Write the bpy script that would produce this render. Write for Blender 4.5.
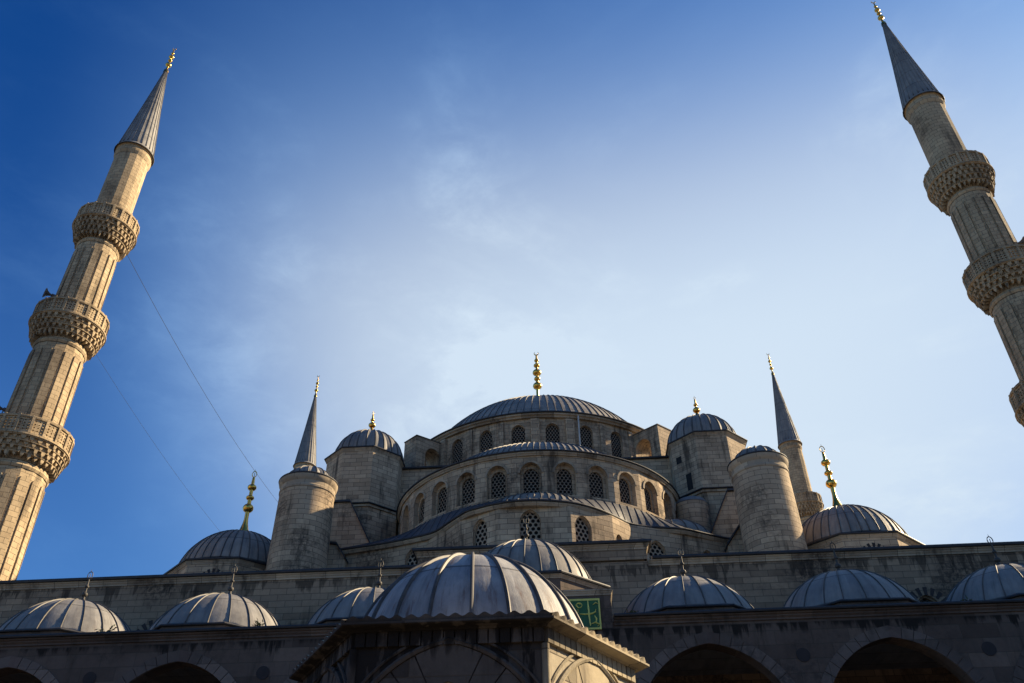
import bpy, bmesh, math, random
from math import pi, sin, cos, radians, sqrt, atan2, hypot
from mathutils import Vector, Matrix
from mathutils.geometry import tessellate_polygon
random.seed(7)
for o in list(bpy.data.objects): bpy.data.objects.remove(o)
scene = bpy.context.scene
COL = scene.collection

# ------------------------------------------------------------------ camera
YAW, PITCH, ROLL, FPX = -0.0555317, 0.6378178, -0.0173813, 840.273
cam = bpy.data.cameras.new('camera'); camo = bpy.data.objects.new('camera', cam); COL.objects.link(camo)
f = Vector((sin(YAW)*cos(PITCH), cos(YAW)*cos(PITCH), sin(PITCH))); r = Vector((cos(YAW), -sin(YAW), 0)); u = r.cross(f)
R2 = cos(ROLL)*r + sin(ROLL)*u; U2 = -sin(ROLL)*r + cos(ROLL)*u
camo.matrix_world = Matrix(((R2.x, U2.x, -f.x, 1.3348), (R2.y, U2.y, -f.y, 0), (R2.z, U2.z, -f.z, 0), (0, 0, 0, 1)))
cam.sensor_width = 36; cam.lens = 36*FPX/1024; cam.clip_end = 5000; cam.clip_start = .1
scene.camera = camo

# ------------------------------------------------------------------ light
SUN_AZ, SUN_EL = 64.0, 30.0
sd = Vector((sin(radians(SUN_AZ))*cos(radians(SUN_EL)), cos(radians(SUN_AZ))*cos(radians(SUN_EL)), sin(radians(SUN_EL))))
L = bpy.data.lights.new('sun', 'SUN'); L.energy = 5.0; L.angle = radians(.5); L.color = (1, .79, .50)
lo = bpy.data.objects.new('sun', L); COL.objects.link(lo); lo.rotation_euler = sd.to_track_quat('Z', 'Y').to_euler(); lo.location = (60, 20, 60)

def lk(nt, a, b): nt.links.new(a, b)
def nd(nt, t, **kw):
    n = nt.nodes.new(t)
    for k, v in kw.items():
        if k.startswith('i_'): n.inputs[k[2:].replace('_', ' ')].default_value = v
        else: setattr(n, k, v)
    return n
def math_(nt, op, a, b=None, clamp=False):
    n = nt.nodes.new('ShaderNodeMath'); n.operation = op; n.use_clamp = clamp
    for i, x in enumerate((a, b)):
        if x is None: continue
        if isinstance(x, (int, float)): n.inputs[i].default_value = x
        else: lk(nt, x, n.inputs[i])
    return n.outputs[0]
def mixc(nt, fac, a, b, mode='MIX'):
    n = nt.nodes.new('ShaderNodeMix'); n.data_type = 'RGBA'; n.blend_type = mode
    for i, x in ((0, fac), (6, a), (7, b)):
        if isinstance(x, (int, float)): n.inputs[i].default_value = x
        elif isinstance(x, tuple): n.inputs[i].default_value = x if len(x) == 4 else (*x, 1)
        else: lk(nt, x, n.inputs[i])
    return n.outputs[2]
def ramp(nt, x, p0, p1, a=0., b=1.):
    n = nt.nodes.new('ShaderNodeMapRange'); n.interpolation_type = 'SMOOTHSTEP'
    n.inputs['From Min'].default_value = p0; n.inputs['From Max'].default_value = p1
    n.inputs['To Min'].default_value = a; n.inputs['To Max'].default_value = b
    lk(nt, x, n.inputs['Value']); return n.outputs[0]

W = bpy.data.worlds.new('World'); scene.world = W; W.use_nodes = True; nt = W.node_tree
bg = nt.nodes['Background']; bg.inputs['Strength'].default_value = .05
sky = nd(nt, 'ShaderNodeTexSky', sky_type='NISHITA', sun_disc=False, sun_elevation=radians(SUN_EL), sun_rotation=radians(SUN_AZ),
         air_density=1.0, dust_density=1.0, ozone_density=2.5)
tc = nd(nt, 'ShaderNodeTexCoord')
hs = nd(nt, 'ShaderNodeHueSaturation'); hs.inputs['Saturation'].default_value = 1.3; lk(nt, sky.outputs[0], hs.inputs['Color'])
blue = mixc(nt, 1., hs.outputs[0], (.34, .82, 1.35), 'MULTIPLY')
# thin cirrus, spread over the sky dome
mp = nd(nt, 'ShaderNodeMapping'); mp.inputs['Scale'].default_value = (1.6, 1.6, 3.2); mp.inputs['Rotation'].default_value = (.5, .35, .4)
lk(nt, tc.outputs['Generated'], mp.inputs['Vector'])
nz = nd(nt, 'ShaderNodeTexNoise', i_Scale=1.5, i_Detail=8., i_Roughness=.55); nz.inputs['Distortion'].default_value = .6; lk(nt, mp.outputs[0], nz.inputs['Vector'])
nz2 = nd(nt, 'ShaderNodeTexNoise', i_Scale=7., i_Detail=9., i_Roughness=.65); nz2.inputs['Distortion'].default_value = .3; lk(nt, mp.outputs[0], nz2.inputs['Vector'])
# thin veil is denser around the sun's side of the sky
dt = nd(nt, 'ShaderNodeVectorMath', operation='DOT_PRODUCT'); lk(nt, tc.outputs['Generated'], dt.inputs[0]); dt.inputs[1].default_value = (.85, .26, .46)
sz = nd(nt, 'ShaderNodeSeparateXYZ'); lk(nt, tc.outputs['Generated'], sz.inputs[0])
dt2 = nd(nt, 'ShaderNodeVectorMath', operation='DOT_PRODUCT'); lk(nt, tc.outputs['Generated'], dt2.inputs[0]); dt2.inputs[1].default_value = (0.167, 0.750, 0.640)
side = ramp(nt, dt.outputs['Value'], .05, .8, 0, .45)
veil = math_(nt, 'MULTIPLY', math_(nt, 'MAXIMUM', ramp(nt, dt2.outputs['Value'], .73, 1.03), side), ramp(nt, sz.outputs[2], .56, .95, 1., .1))
c1 = ramp(nt, nz.outputs[0], .42, .75); c2 = ramp(nt, nz2.outputs[0], .3, .8)
cl = math_(nt, 'MULTIPLY', math_(nt, 'MULTIPLY', c1, c2), math_(nt, 'ADD', math_(nt, 'MULTIPLY', veil, .55), .09), True)
cl = math_(nt, 'ADD', cl, math_(nt, 'MULTIPLY', veil, .97), True)
cl = math_(nt, 'ADD', cl, ramp(nt, sz.outputs[2], .75, .2, 0, .2), True)
# unseen sky opposite the sun, brightened and warmed as added fill for shaded faces
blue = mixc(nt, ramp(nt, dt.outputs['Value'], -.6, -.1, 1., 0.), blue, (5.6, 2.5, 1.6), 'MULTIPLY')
veil = math_(nt, 'ADD', veil, 0)
haze = mixc(nt, ramp(nt, veil, .0, .75), (3.2, 6.4, 11.0), (7.4, 8.7, 10.1))
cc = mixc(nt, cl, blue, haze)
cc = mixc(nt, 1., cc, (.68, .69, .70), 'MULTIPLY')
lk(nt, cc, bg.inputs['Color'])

scene.view_settings.view_transform = 'Standard'; scene.view_settings.look = 'None'
scene.view_settings.exposure = 1.38; scene.view_settings.gamma = 1
scene.render.engine = 'CYCLES'; scene.render.resolution_x = 1024; scene.render.resolution_y = 683
scene.cycles.max_bounces = 5; scene.cycles.diffuse_bounces = 3

# ------------------------------------------------------------------ materials
def base_mat(name):
    m = bpy.data.materials.new(name); m.use_nodes = True
    return m, m.node_tree, m.node_tree.nodes['Principled BSDF']
def bump(nt, bs, h, strength, dist):
    b = nd(nt, 'ShaderNodeBump'); b.inputs['Strength'].default_value = strength; b.inputs['Distance'].default_value = dist
    lk(nt, h, b.inputs['Height']); lk(nt, b.outputs[0], bs.inputs['Normal'])

def stone(name, c1, c2, bw=.85, rh=.36, grime=.35, band=None, mortar=(.09, .075, .06), bumps=.5, streak=.5, spot=1.):
    """ashlar courses in metres, tone changes from block to block, rain streaks and black crust"""
    m, nt, bs = base_mat(name)
    uv = nd(nt, 'ShaderNodeTexCoord')
    br = nd(nt, 'ShaderNodeTexBrick'); lk(nt, uv.outputs['UV'], br.inputs['Vector'])
    br.inputs['Scale'].default_value = 1; br.inputs['Brick Width'].default_value = bw; br.inputs['Row Height'].default_value = rh
    br.inputs['Mortar Size'].default_value = .014; br.inputs['Mortar Smooth'].default_value = .3; br.inputs['Bias'].default_value = -.1
    br.inputs['Color1'].default_value = (*c1, 1); br.inputs['Color2'].default_value = (*c2, 1); br.inputs['Mortar'].default_value = (*mortar, 1)
    geo = nd(nt, 'ShaderNodeNewGeometry')
    big = nd(nt, 'ShaderNodeTexNoise', i_Scale=.28, i_Detail=5., i_Roughness=.6); lk(nt, geo.outputs['Position'], big.inputs['Vector'])
    fine = nd(nt, 'ShaderNodeTexNoise', i_Scale=5.5, i_Detail=6., i_Roughness=.7); lk(nt, geo.outputs['Position'], fine.inputs['Vector'])
    mp = nd(nt, 'ShaderNodeMapping'); mp.inputs['Scale'].default_value = (2.2, 2.2, .28); lk(nt, geo.outputs['Position'], mp.inputs['Vector'])
    st = nd(nt, 'ShaderNodeTexNoise', i_Scale=1., i_Detail=6., i_Roughness=.65); lk(nt, mp.outputs[0], st.inputs['Vector'])
    col = mixc(nt, ramp(nt, fine.outputs[0], .3, .75, 0, .45), br.outputs['Color'], tuple(x*.62 for x in c1), 'MIX')
    # broad weathering, warmer and colder patches
    col = mixc(nt, ramp(nt, big.outputs[0], .35, .7, 0, .7), col, (.66, .62, .60), 'MULTIPLY')
    # single replaced or darkened blocks: a second, larger bond that picks out some stones
    b2 = nd(nt, 'ShaderNodeTexBrick'); lk(nt, uv.outputs['UV'], b2.inputs['Vector']); b2.inputs['Scale'].default_value = 1
    b2.inputs['Brick Width'].default_value = bw; b2.inputs['Row Height'].default_value = rh; b2.inputs['Mortar Size'].default_value = 0
    b2.inputs['Color1'].default_value = (0, 0, 0, 1); b2.inputs['Color2'].default_value = (1, 1, 1, 1); b2.inputs['Bias'].default_value = 0
    sepb = nd(nt, 'ShaderNodeSeparateColor'); lk(nt, b2.outputs['Color'], sepb.inputs[0])
    col = mixc(nt, ramp(nt, sepb.outputs[0], .65, 1.0, 0, .5*spot), col, (.50, .47, .46), 'MULTIPLY')
    col = mixc(nt, ramp(nt, sepb.outputs[0], .2, .02, 0, .8*spot), col, (1.28, 1.25, 1.2), 'MULTIPLY')
    # rain streaks come in groups, broken up by a slower noise
    mp3 = nd(nt, 'ShaderNodeMapping'); mp3.inputs['Scale'].default_value = (.55, .55, .16); mp3.inputs['Location'].default_value = (3, 7, 1); lk(nt, geo.outputs['Position'], mp3.inputs['Vector'])
    grp = nd(nt, 'ShaderNodeTexNoise', i_Scale=1., i_Detail=5., i_Roughness=.6); lk(nt, mp3.outputs[0], grp.inputs['Vector'])
    sf = math_(nt, 'MULTIPLY', ramp(nt, st.outputs[0], .44, .66, 0, streak), ramp(nt, grp.outputs[0], .46, .62))
    col = mixc(nt, sf, col, (.05, .040, .032))
    g = math_(nt, 'MULTIPLY', ramp(nt, big.outputs[0], .52, .68), ramp(nt, fine.outputs[0], .38, .6))
    col = mixc(nt, math_(nt, 'MULTIPLY', g, grime), col, (.035, .03, .027))
    if band:
        sep = nd(nt, 'ShaderNodeSeparateXYZ'); lk(nt, geo.outputs['Position'], sep.inputs[0])
        mp2 = nd(nt, 'ShaderNodeMapping'); mp2.inputs['Scale'].default_value = (3.2, 3.2, .5); lk(nt, geo.outputs['Position'], mp2.inputs['Vector'])
        s2 = nd(nt, 'ShaderNodeTexNoise', i_Scale=1., i_Detail=5., i_Roughness=.6); lk(nt, mp2.outputs[0], s2.inputs['Vector'])
        zz = sep.outputs['Z']
        for (lo_, hi_, amt) in band:
            # crust hangs down from hi_ by an uneven length set by the streak noise
            d = math_(nt, 'SUBTRACT', hi_, zz)
            ln = math_(nt, 'MULTIPLY', math_(nt, 'MULTIPLY', ramp(nt, s2.outputs[0], .38, .62), ramp(nt, grp.outputs[0], .36, .6, .15, 1.)), hi_-lo_)
            e = math_(nt, 'SUBTRACT', ln, d)
            msk = math_(nt, 'MULTIPLY', ramp(nt, e, -.12, .22), ramp(nt, d, -.03, .03))
            col = mixc(nt, math_(nt, 'MULTIPLY', msk, amt), col, (.014, .012, .011))
    lk(nt, col, bs.inputs['Base Color']); bs.inputs['Roughness'].default_value = .9; bs.inputs['Specular IOR Level'].default_value = .2
    h = math_(nt, 'ADD', math_(nt, 'MULTIPLY', br.outputs['Fac'], -.8), math_(nt, 'MULTIPLY', fine.outputs[0], .7))
    bump(nt, bs, h, bumps, .03)
    return m

def plain(name, c, rough=.8, metal=0., var=.3, scale=3.):
    m, nt, bs = base_mat(name)
    geo = nd(nt, 'ShaderNodeNewGeometry')
    n = nd(nt, 'ShaderNodeTexNoise', i_Scale=scale, i_Detail=5., i_Roughness=.65); lk(nt, geo.outputs['Position'], n.inputs['Vector'])
    lk(nt, mixc(nt, ramp(nt, n.outputs[0], .3, .7), c, tuple(x*(1-var) for x in c)), bs.inputs['Base Color'])
    bs.inputs['Roughness'].default_value = rough; bs.inputs['Metallic'].default_value = metal
    bump(nt, bs, n.outputs[0], .2, .01)
    return m

def lead(name, c, c2, rough=.5, rust=.0, seam=None):
    """sheet lead: cloudy oxide, runs down the slope, lap seams across"""
    m, nt, bs = base_mat(name)
    uv = nd(nt, 'ShaderNodeTexCoord')
    mp = nd(nt, 'ShaderNodeMapping'); mp.inputs['Scale'].default_value = (3.4, .5, 1); lk(nt, uv.outputs['UV'], mp.inputs['Vector'])
    s = nd(nt, 'ShaderNodeTexNoise', i_Scale=1., i_Detail=7., i_Roughness=.7); lk(nt, mp.outputs[0], s.inputs['Vector'])
    geo = nd(nt, 'ShaderNodeNewGeometry')
    n = nd(nt, 'ShaderNodeTexNoise', i_Scale=1.3, i_Detail=6., i_Roughness=.65); lk(nt, geo.outputs['Position'], n.inputs['Vector'])
    col = mixc(nt, ramp(nt, n.outputs[0], .3, .7), c, c2)
    col = mixc(nt, ramp(nt, s.outputs[0], .45, .75, 0, .6), col, tuple(x*.45 for x in c))
    col = mixc(nt, ramp(nt, s.outputs[0], .25, .42, .4, 0), col, tuple(min(1, x*1.7) for x in c2))
    if rust:
        s3 = nd(nt, 'ShaderNodeTexNoise', i_Scale=1.7, i_Detail=6., i_Roughness=.7); lk(nt, mp.outputs[0], s3.inputs['Vector'])
        col = mixc(nt, ramp(nt, s3.outputs[0], .5, .75, 0, rust), col, (.13, .062, .035))
    # each sheet of lead has its own tone
    sp = nd(nt, 'ShaderNodeSeparateXYZ'); lk(nt, uv.outputs['UV'], sp.inputs[0])
    cell = nd(nt, 'ShaderNodeTexWhiteNoise', noise_dimensions='2D')
    cb = nd(nt, 'ShaderNodeCombineXYZ'); lk(nt, math_(nt, 'FLOOR', math_(nt, 'MULTIPLY', sp.outputs[0], 1.0)), cb.inputs[0]); lk(nt, math_(nt, 'FLOOR', math_(nt, 'MULTIPLY', sp.outputs[1], .62)), cb.inputs[1])
    lk(nt, cb.outputs[0], cell.inputs['Vector'])
    col = mixc(nt, math_(nt, 'MULTIPLY', cell.outputs['Value'], .45), col, (.5, .5, .52), 'MULTIPLY')
    fr = math_(nt, 'FRACT', math_(nt, 'MULTIPLY', sp.outputs[1], .62))
    ln = ramp(nt, fr, 0, .055, 1, 0)
    col = mixc(nt, math_(nt, 'MULTIPLY', ln, .85), col, (.03, .028, .026))
    lk(nt, col, bs.inputs['Base Color'])
    bs.inputs['Metallic'].default_value = .1; bs.inputs['Specular IOR Level'].default_value = .25; lk(nt, ramp(nt, n.outputs[0], .3, .7, rough-.08, rough+.18), bs.inputs['Roughness'])
    h = math_(nt, 'ADD', math_(nt, 'MULTIPLY', s.outputs[0], .5), math_(nt, 'ADD', n.outputs[0], math_(nt, 'MULTIPLY', ln, -.6)))
    bump(nt, bs, h, .35, .05)
    return m

def lattice(name, pitch, hole=.38, c=(.22, .18, .14)):
    """stone window grille: staggered round lights pierced in a slab"""
    m, nt, bs = base_mat(name)
    uv = nd(nt, 'ShaderNodeTexCoord'); sp = nd(nt, 'ShaderNodeSeparateXYZ'); lk(nt, uv.outputs['UV'], sp.inputs[0])
    ds = []
    for off in (0., .5):
        X = math_(nt, 'SUBTRACT', math_(nt, 'FRACT', math_(nt, 'ADD', math_(nt, 'DIVIDE', sp.outputs[0], pitch), off)), .5)
        Y = math_(nt, 'SUBTRACT', math_(nt, 'FRACT', math_(nt, 'ADD', math_(nt, 'DIVIDE', sp.outputs[1], pitch*1.5), off)), .5)
        Y = math_(nt, 'MULTIPLY', Y, 1.5)
        ds.append(math_(nt, 'SQRT', math_(nt, 'ADD', math_(nt, 'MULTIPLY', X, X), math_(nt, 'MULTIPLY', Y, Y))))
    d = math_(nt, 'MINIMUM', *ds)
    k = ramp(nt, d, hole-.05, hole+.03)
    lk(nt, mixc(nt, k, (.006, .006, .006), c), bs.inputs['Base Color']); bs.inputs['Roughness'].default_value = .85; bs.inputs['Specular IOR Level'].default_value = .1
    bump(nt, bs, k, .8, .05)
    return m

M = {}
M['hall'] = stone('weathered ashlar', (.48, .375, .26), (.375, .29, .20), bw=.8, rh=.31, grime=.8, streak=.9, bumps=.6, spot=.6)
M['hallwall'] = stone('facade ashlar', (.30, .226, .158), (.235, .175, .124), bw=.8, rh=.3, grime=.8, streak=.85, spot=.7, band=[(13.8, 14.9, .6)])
M['minaret'] = stone('minaret limestone', (.45, .35, .225), (.39, .30, .19), bw=.55, rh=.3, grime=.5, streak=.7, spot=.45)
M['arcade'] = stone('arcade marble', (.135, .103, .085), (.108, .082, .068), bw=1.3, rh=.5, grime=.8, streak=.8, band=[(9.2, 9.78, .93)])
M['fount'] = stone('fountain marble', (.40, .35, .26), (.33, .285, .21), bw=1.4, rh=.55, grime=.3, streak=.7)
M['fount_dark'] = stone('shaded crusted fountain marble', (.08, .07, .062), (.055, .048, .043), bw=1.4, rh=.55, grime=.9, streak=.95, band=[(3.4, 4.95, .9)])  # copy for faces turned from the sun: shade in base colour, plus black crust
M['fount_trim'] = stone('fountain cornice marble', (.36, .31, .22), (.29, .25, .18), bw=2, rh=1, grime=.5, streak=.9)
M['fount_trim_dark'] = stone('shaded crusted cornice marble', (.10, .088, .078), (.075, .065, .058), bw=2, rh=1, grime=.9, streak=.95, band=[(4.1, 4.86, .95)])  # trim of those faces: shade put into the base colour, crust over it
M['trim'] = stone('cornice stone', (.42, .35, .26), (.33, .27, .20), bw=1.2, rh=.9, grime=.6, streak=.8)
M['lead'] = lead('sheet lead', (.19, .185, .18), (.27, .262, .25), .62, rust=.25)
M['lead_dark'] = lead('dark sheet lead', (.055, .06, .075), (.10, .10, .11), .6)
M['lead_warm'] = lead('old sheet lead', (.21, .197, .18), (.29, .272, .245), .6, rust=.4)
M['lead_pale'] = lead('pale oxidised lead', (.25, .25, .255), (.40, .395, .38), .6, rust=1.0)
M['seam'] = plain('dark lead roll', (.085, .078, .072), .6, .1, .5)
M['edge'] = plain('dark lead flashing', (.035, .036, .042), .6, .2, .4)
M['gold'] = plain('gilded copper', (.72, .44, .10), .28, 1., .25, 9.)
M['iron'] = plain('weathered bronze', (.075, .07, .065), .7, .3, .5)
M['pale'] = plain('bleached metal', (.5, .48, .45), .5, .3, .3)
M['lat'] = lattice('pierced grille', .235)
M['latbig'] = lattice('coarse pierced grille', .30, .34, (.30, .245, .185))
M['latdark'] = lattice('dark pierced grille', .22, .36, (.10, .085, .08))
M['black'] = plain('shaded interior', (.012, .011, .011), .9, 0, .3)
M['red'] = stone('reddish voussoir stone', (.17, .125, .108), (.14, .107, .093), bw=3, rh=3, grime=.6)
M['vous'] = stone('pale voussoir stone', (.17, .138, .12), (.145, .118, .103), bw=3, rh=3, grime=.6)
M['roundel'] = plain('dark porphyry', (.028, .022, .022), .85, 0, .3)
M['green'] = plain('green painted panel', (.02, .11, .025), .5, 0, .4)
M['gilt'] = plain('gilt lettering', (.62, .58, .14), .5, .2, .2)
M['paving'] = stone('courtyard paving', (.15, .14, .13), (.12, .115, .105), bw=1.2, rh=.8, grime=.3)
M['leaf'] = plain('weed leaves', (.05, .07, .025), .7, 0, .4)
M['wire'] = plain('cable sheath', (.03, .03, .035), .6, 0, .2)
M['horn'] = plain('grey painted horn', (.10, .10, .11), .45, .2, .2)

# ------------------------------------------------------------------ mesh helpers
class MB:
    def __init__(s): s.v = []; s.f = []; s.uv = []; s.m = []
    def face(s, pts, uvs, mi=0):
        i = len(s.v); s.v += [tuple(p) for p in pts]; s.f.append(tuple(range(i, i+len(pts)))); s.uv.append([tuple(q) for q in uvs]); s.m.append(mi)
    def build(s, name, mats, parent=None, smooth=None):
        me = bpy.data.meshes.new(name)
        bm = bmesh.new(); ul = bm.loops.layers.uv.new('uv')
        ox, oy, oz = ORG.get(parent.name, (0, 0, 0)) if parent else (0, 0, 0)
        vs = [bm.verts.new((p[0]-ox, p[1]-oy, p[2]-oz)) for p in s.v]
        for fi, ff in enumerate(s.f):
            try: bf = bm.faces.new([vs[k] for k in ff])
            except ValueError: continue
            bf.material_index = s.m[fi]
            for l, q in zip(bf.loops, s.uv[fi]): l[ul].uv = q
        bmesh.ops.remove_doubles(bm, verts=bm.verts, dist=.0004)
        bm.to_mesh(me); bm.free()
        if not isinstance(mats, (list, tuple)): mats = [mats]
        for m in mats: me.materials.append(m)
        if smooth is not None:
            me.shade_smooth(); me.set_sharp_from_angle(angle=radians(smooth))
        o = bpy.data.objects.new(name, me); COL.objects.link(o)
        if parent: o.parent = parent; ORG[o.name] = (ox, oy, oz)
        return o
ORG = {}
def thing(name, label, cat, loc=(0, 0, 0), group=None):
    o = bpy.data.objects.new(name, None); COL.objects.link(o); o.location = loc; o.empty_display_size = .5
    o['label'] = label; o['category'] = cat
    if group: o['group'] = group
    ORG[o.name] = tuple(loc); return o
def tag(o, label, cat, group=None):
    o['label'] = label; o['category'] = cat
    if group: o['group'] = group
    return o
def fit_origin(o):
    """move a one-mesh thing's origin to the middle of its base"""
    me = o.data; xs = [v.co for v in me.vertices]
    c = Vector(((min(v.x for v in xs)+max(v.x for v in xs))/2, (min(v.y for v in xs)+max(v.y for v in xs))/2, min(v.z for v in xs)))
    me.transform(Matrix.Translation(-c)); o.location = c; return o

def box(mb, x0, x1, y0, y1, z0, z1, mi=0):
    P = lambda x, y, z: (x, y, z)
    for a, b, c, d in (((x0, y0), (x1, y0), 0, 0), ((x1, y0), (x1, y1), 0, 0), ((x1, y1), (x0, y1), 0, 0), ((x0, y1), (x0, y0), 0, 0)):
        l = hypot(b[0]-a[0], b[1]-a[1]); o = a[0]+a[1]
        mb.face([(*a, z0), (*b, z0), (*b, z1), (*a, z1)], [(o, z0), (o+l, z0), (o+l, z1), (o, z1)], mi)
    mb.face([(x0, y0, z1), (x1, y0, z1), (x1, y1, z1), (x0, y1, z1)], [(x0, y0), (x1, y0), (x1, y1), (x0, y1)], mi)
    mb.face([(x0, y1, z0), (x1, y1, z0), (x1, y0, z0), (x0, y0, z0)], [(x0, y1), (x1, y1), (x1, y0), (x0, y0)], mi)

def prism(mb, poly, z0, z1, mi=0, top=True, bottom=False):
    """poly runs counter-clockwise seen from above"""
    s = 0
    for i in range(len(poly)):
        a, b = poly[i], poly[(i+1) % len(poly)]; l = hypot(b[0]-a[0], b[1]-a[1])
        mb.face([(*a, z0), (*b, z0), (*b, z1), (*a, z1)], [(s, z0), (s+l, z0), (s+l, z1), (s, z1)], mi); s += l
    if top: mb.face([(*p, z1) for p in poly], [p for p in poly], mi)
    if bottom: mb.face([(*p, z0) for p in reversed(poly)], [p for p in reversed(poly)], mi)

def ngon(cx, cy, R, n, rot=0.): return [(cx+R*cos(rot+2*pi*k/n), cy+R*sin(rot+2*pi*k/n)) for k in range(n)]
def octo(cx, cy, ap): return ngon(cx, cy, ap/cos(pi/8), 8, pi/8)
def arcp(cx, cy, r, a0, a1, n): # angles from the front (-y), positive to the right
    return [(cx+r*sin(radians(a0+(a1-a0)*k/n)), cy-r*cos(radians(a0+(a1-a0)*k/n))) for k in range(n+1)]

def sweep(mb, path, prof, closed=False, mi=0, mis=None):
    """profile points (out, z) swept along a plan path; outside is on the right of the path"""
    n = len(path); offs = []
    for i in range(n):
        def dr(a, b):
            l = hypot(b[0]-a[0], b[1]-a[1]) or 1; return ((b[0]-a[0])/l, (b[1]-a[1])/l)
        if closed: d0, d1 = dr(path[i-1], path[i]), dr(path[i], path[(i+1) % n])
        else:
            d1 = dr(path[i], path[i+1]) if i < n-1 else dr(path[i-1], path[i]); d0 = dr(path[i-1], path[i]) if i else d1
        n0, n1 = (d0[1], -d0[0]), (d1[1], -d1[0]); mx, my = n0[0]+n1[0], n0[1]+n1[1]; l2 = mx*mx+my*my
        k = min(2/l2 if l2 > 1e-6 else 1, 1.6); offs.append((mx*k, my*k))
    s = 0
    for i in range(n if closed else n-1):
        j = (i+1) % n; l = hypot(path[j][0]-path[i][0], path[j][1]-path[i][1]); t = 0
        for k in range(len(prof)-1):
            (o0, z0), (o1, z1) = prof[k], prof[k+1]; dl = hypot(o1-o0, z1-z0)
            q = lambda a, o, z: (path[a][0]+offs[a][0]*o, path[a][1]+offs[a][1]*o, z)
            mb.face([q(i, o0, z0), q(j, o0, z0), q(j, o1, z1), q(i, o1, z1)], [(s, t), (s+l, t), (s+l, t+dl), (s, t+dl)], mis[k] if mis else mi); t += dl
        s += l
    if not closed and len(prof) > 2:
        for a, flip in ((0, 1), (n-1, 0)):
            pts = [(path[a][0]+offs[a][0]*o, path[a][1]+offs[a][1]*o, z) for o, z in prof]
            uvs = list(prof)
            if flip: pts.reverse(); uvs.reverse()
            mb.face(pts, uvs, mi)

def arch(cx, w, z0, zs, c=.12, n=7):
    """outline of a slightly pointed arched opening, counter-clockwise; c is the centre offset as a share of the half width"""
    h = w/2; R = h*(1+c); rise = sqrt(R*R-(h*c)**2); a1 = atan2(rise, h*c)
    pts = [(cx-h, z0), (cx+h, z0)]
    for k in range(n+1): a = a1*k/n; pts.append((cx-h*c+R*cos(a), zs+R*sin(a)))
    for k in range(n-1, -1, -1): a = a1*k/n; pts.append((cx+h*c-R*cos(a), zs+R*sin(a)))
    return pts

class Frame:
    """a vertical plane: u runs along P0->P1, outside to its right"""
    def __init__(s, P0, P1):
        s.p = P0; s.L = hypot(P1[0]-P0[0], P1[1]-P0[1]); s.d = ((P1[0]-P0[0])/s.L, (P1[1]-P0[1])/s.L); s.n = (s.d[1], -s.d[0])
    def at(s, u, z, out=0.): return (s.p[0]+s.d[0]*u+s.n[0]*out, s.p[1]+s.d[1]*u+s.n[1]*out, z)

def plate(mb, fr, outer, holes=(), out=0., mi=0, u0=0.):
    loops = [[Vector((a, b, 0)) for a, b in outer]]+[[Vector((a, b, 0)) for a, b in h] for h in holes]
    flat = [p for l in loops for p in l]
    for t in tessellate_polygon(loops):
        a, b, c = (flat[i] for i in t)
        if (b-a).cross(c-a).z < 0: b, c = c, b
        mb.face([fr.at(p.x, p.y, out) for p in (a, b, c)], [(p.x+u0, p.y) for p in (a, b, c)], mi)
def reveal(mb, fr, loop, o0, o1, mi=0):
    s = 0
    for i in range(len(loop)):
        a, b = loop[i], loop[(i+1) % len(loop)]; l = hypot(b[0]-a[0], b[1]-a[1])
        mb.face([fr.at(*b, o0), fr.at(*a, o0), fr.at(*a, o1), fr.at(*b, o1)], [(s+l, 0), (s, 0), (s, abs(o1-o0)), (s+l, abs(o1-o0))], mi); s += l

def window(parent, fr, wall, u, w, z0, zs, d0=.3, inner=.74, d1=.18, mat='hall', lat='lat', c=.12, drop=0.):
    """recess cut in the wall mesh; the frame plate and the pierced grille are the window part"""
    outer = arch(u, w, z0, zs, c); wi = w*inner
    reveal(wall, fr, outer, 0, -d0)
    mb = MB(); inn = arch(u, wi, z0+(.0 if drop == 0 else drop), zs-(w-wi)*.18, c)
    if drop == 0: inn = [(a, b+.06) if k < 2 else (a, b) for k, (a, b) in enumerate(inn)]
    plate(mb, fr, outer, [inn], -d0); reveal(mb, fr, inn, -d0, -d0-d1)
    o = mb.build('window', M[mat], parent)
    g = MB(); plate(g, fr, inn, (), -d0-d1, u0=-u); g.build('lattice', M[lat], o)
    return outer

def lathe(mb, prof, cx=0, cy=0, n=24, mi=0, a0=0, a1=2*pi):
    t = 0
    for k in range(len(prof)-1):
        (r0, z0), (r1, z1) = prof[k], prof[k+1]; dl = hypot(r1-r0, z1-z0); rm = max(r0, r1, .01)
        for i in range(n):
            A, B = a0+(a1-a0)*i/n, a0+(a1-a0)*(i+1)/n
            P = lambda r, a, z: (cx+r*cos(a), cy+r*sin(a), z)
            if r1 < 1e-5: mb.face([P(r0, A, z0), P(r0, B, z0), P(0, A, z1)], [(A*rm, t), (B*rm, t), (A*rm, t+dl)], mi)
            elif r0 < 1e-5: mb.face([P(0, A, z0), P(r1, B, z1), P(r1, A, z1)], [(A*rm, t), (B*rm, t+dl), (A*rm, t+dl)], mi)
            else: mb.face([P(r0, A, z0), P(r0, B, z0), P(r1, B, z1), P(r1, A, z1)], [(A*rm, t), (B*rm, t), (B*rm, t+dl), (A*rm, t+dl)], mi)
        t += dl

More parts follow.
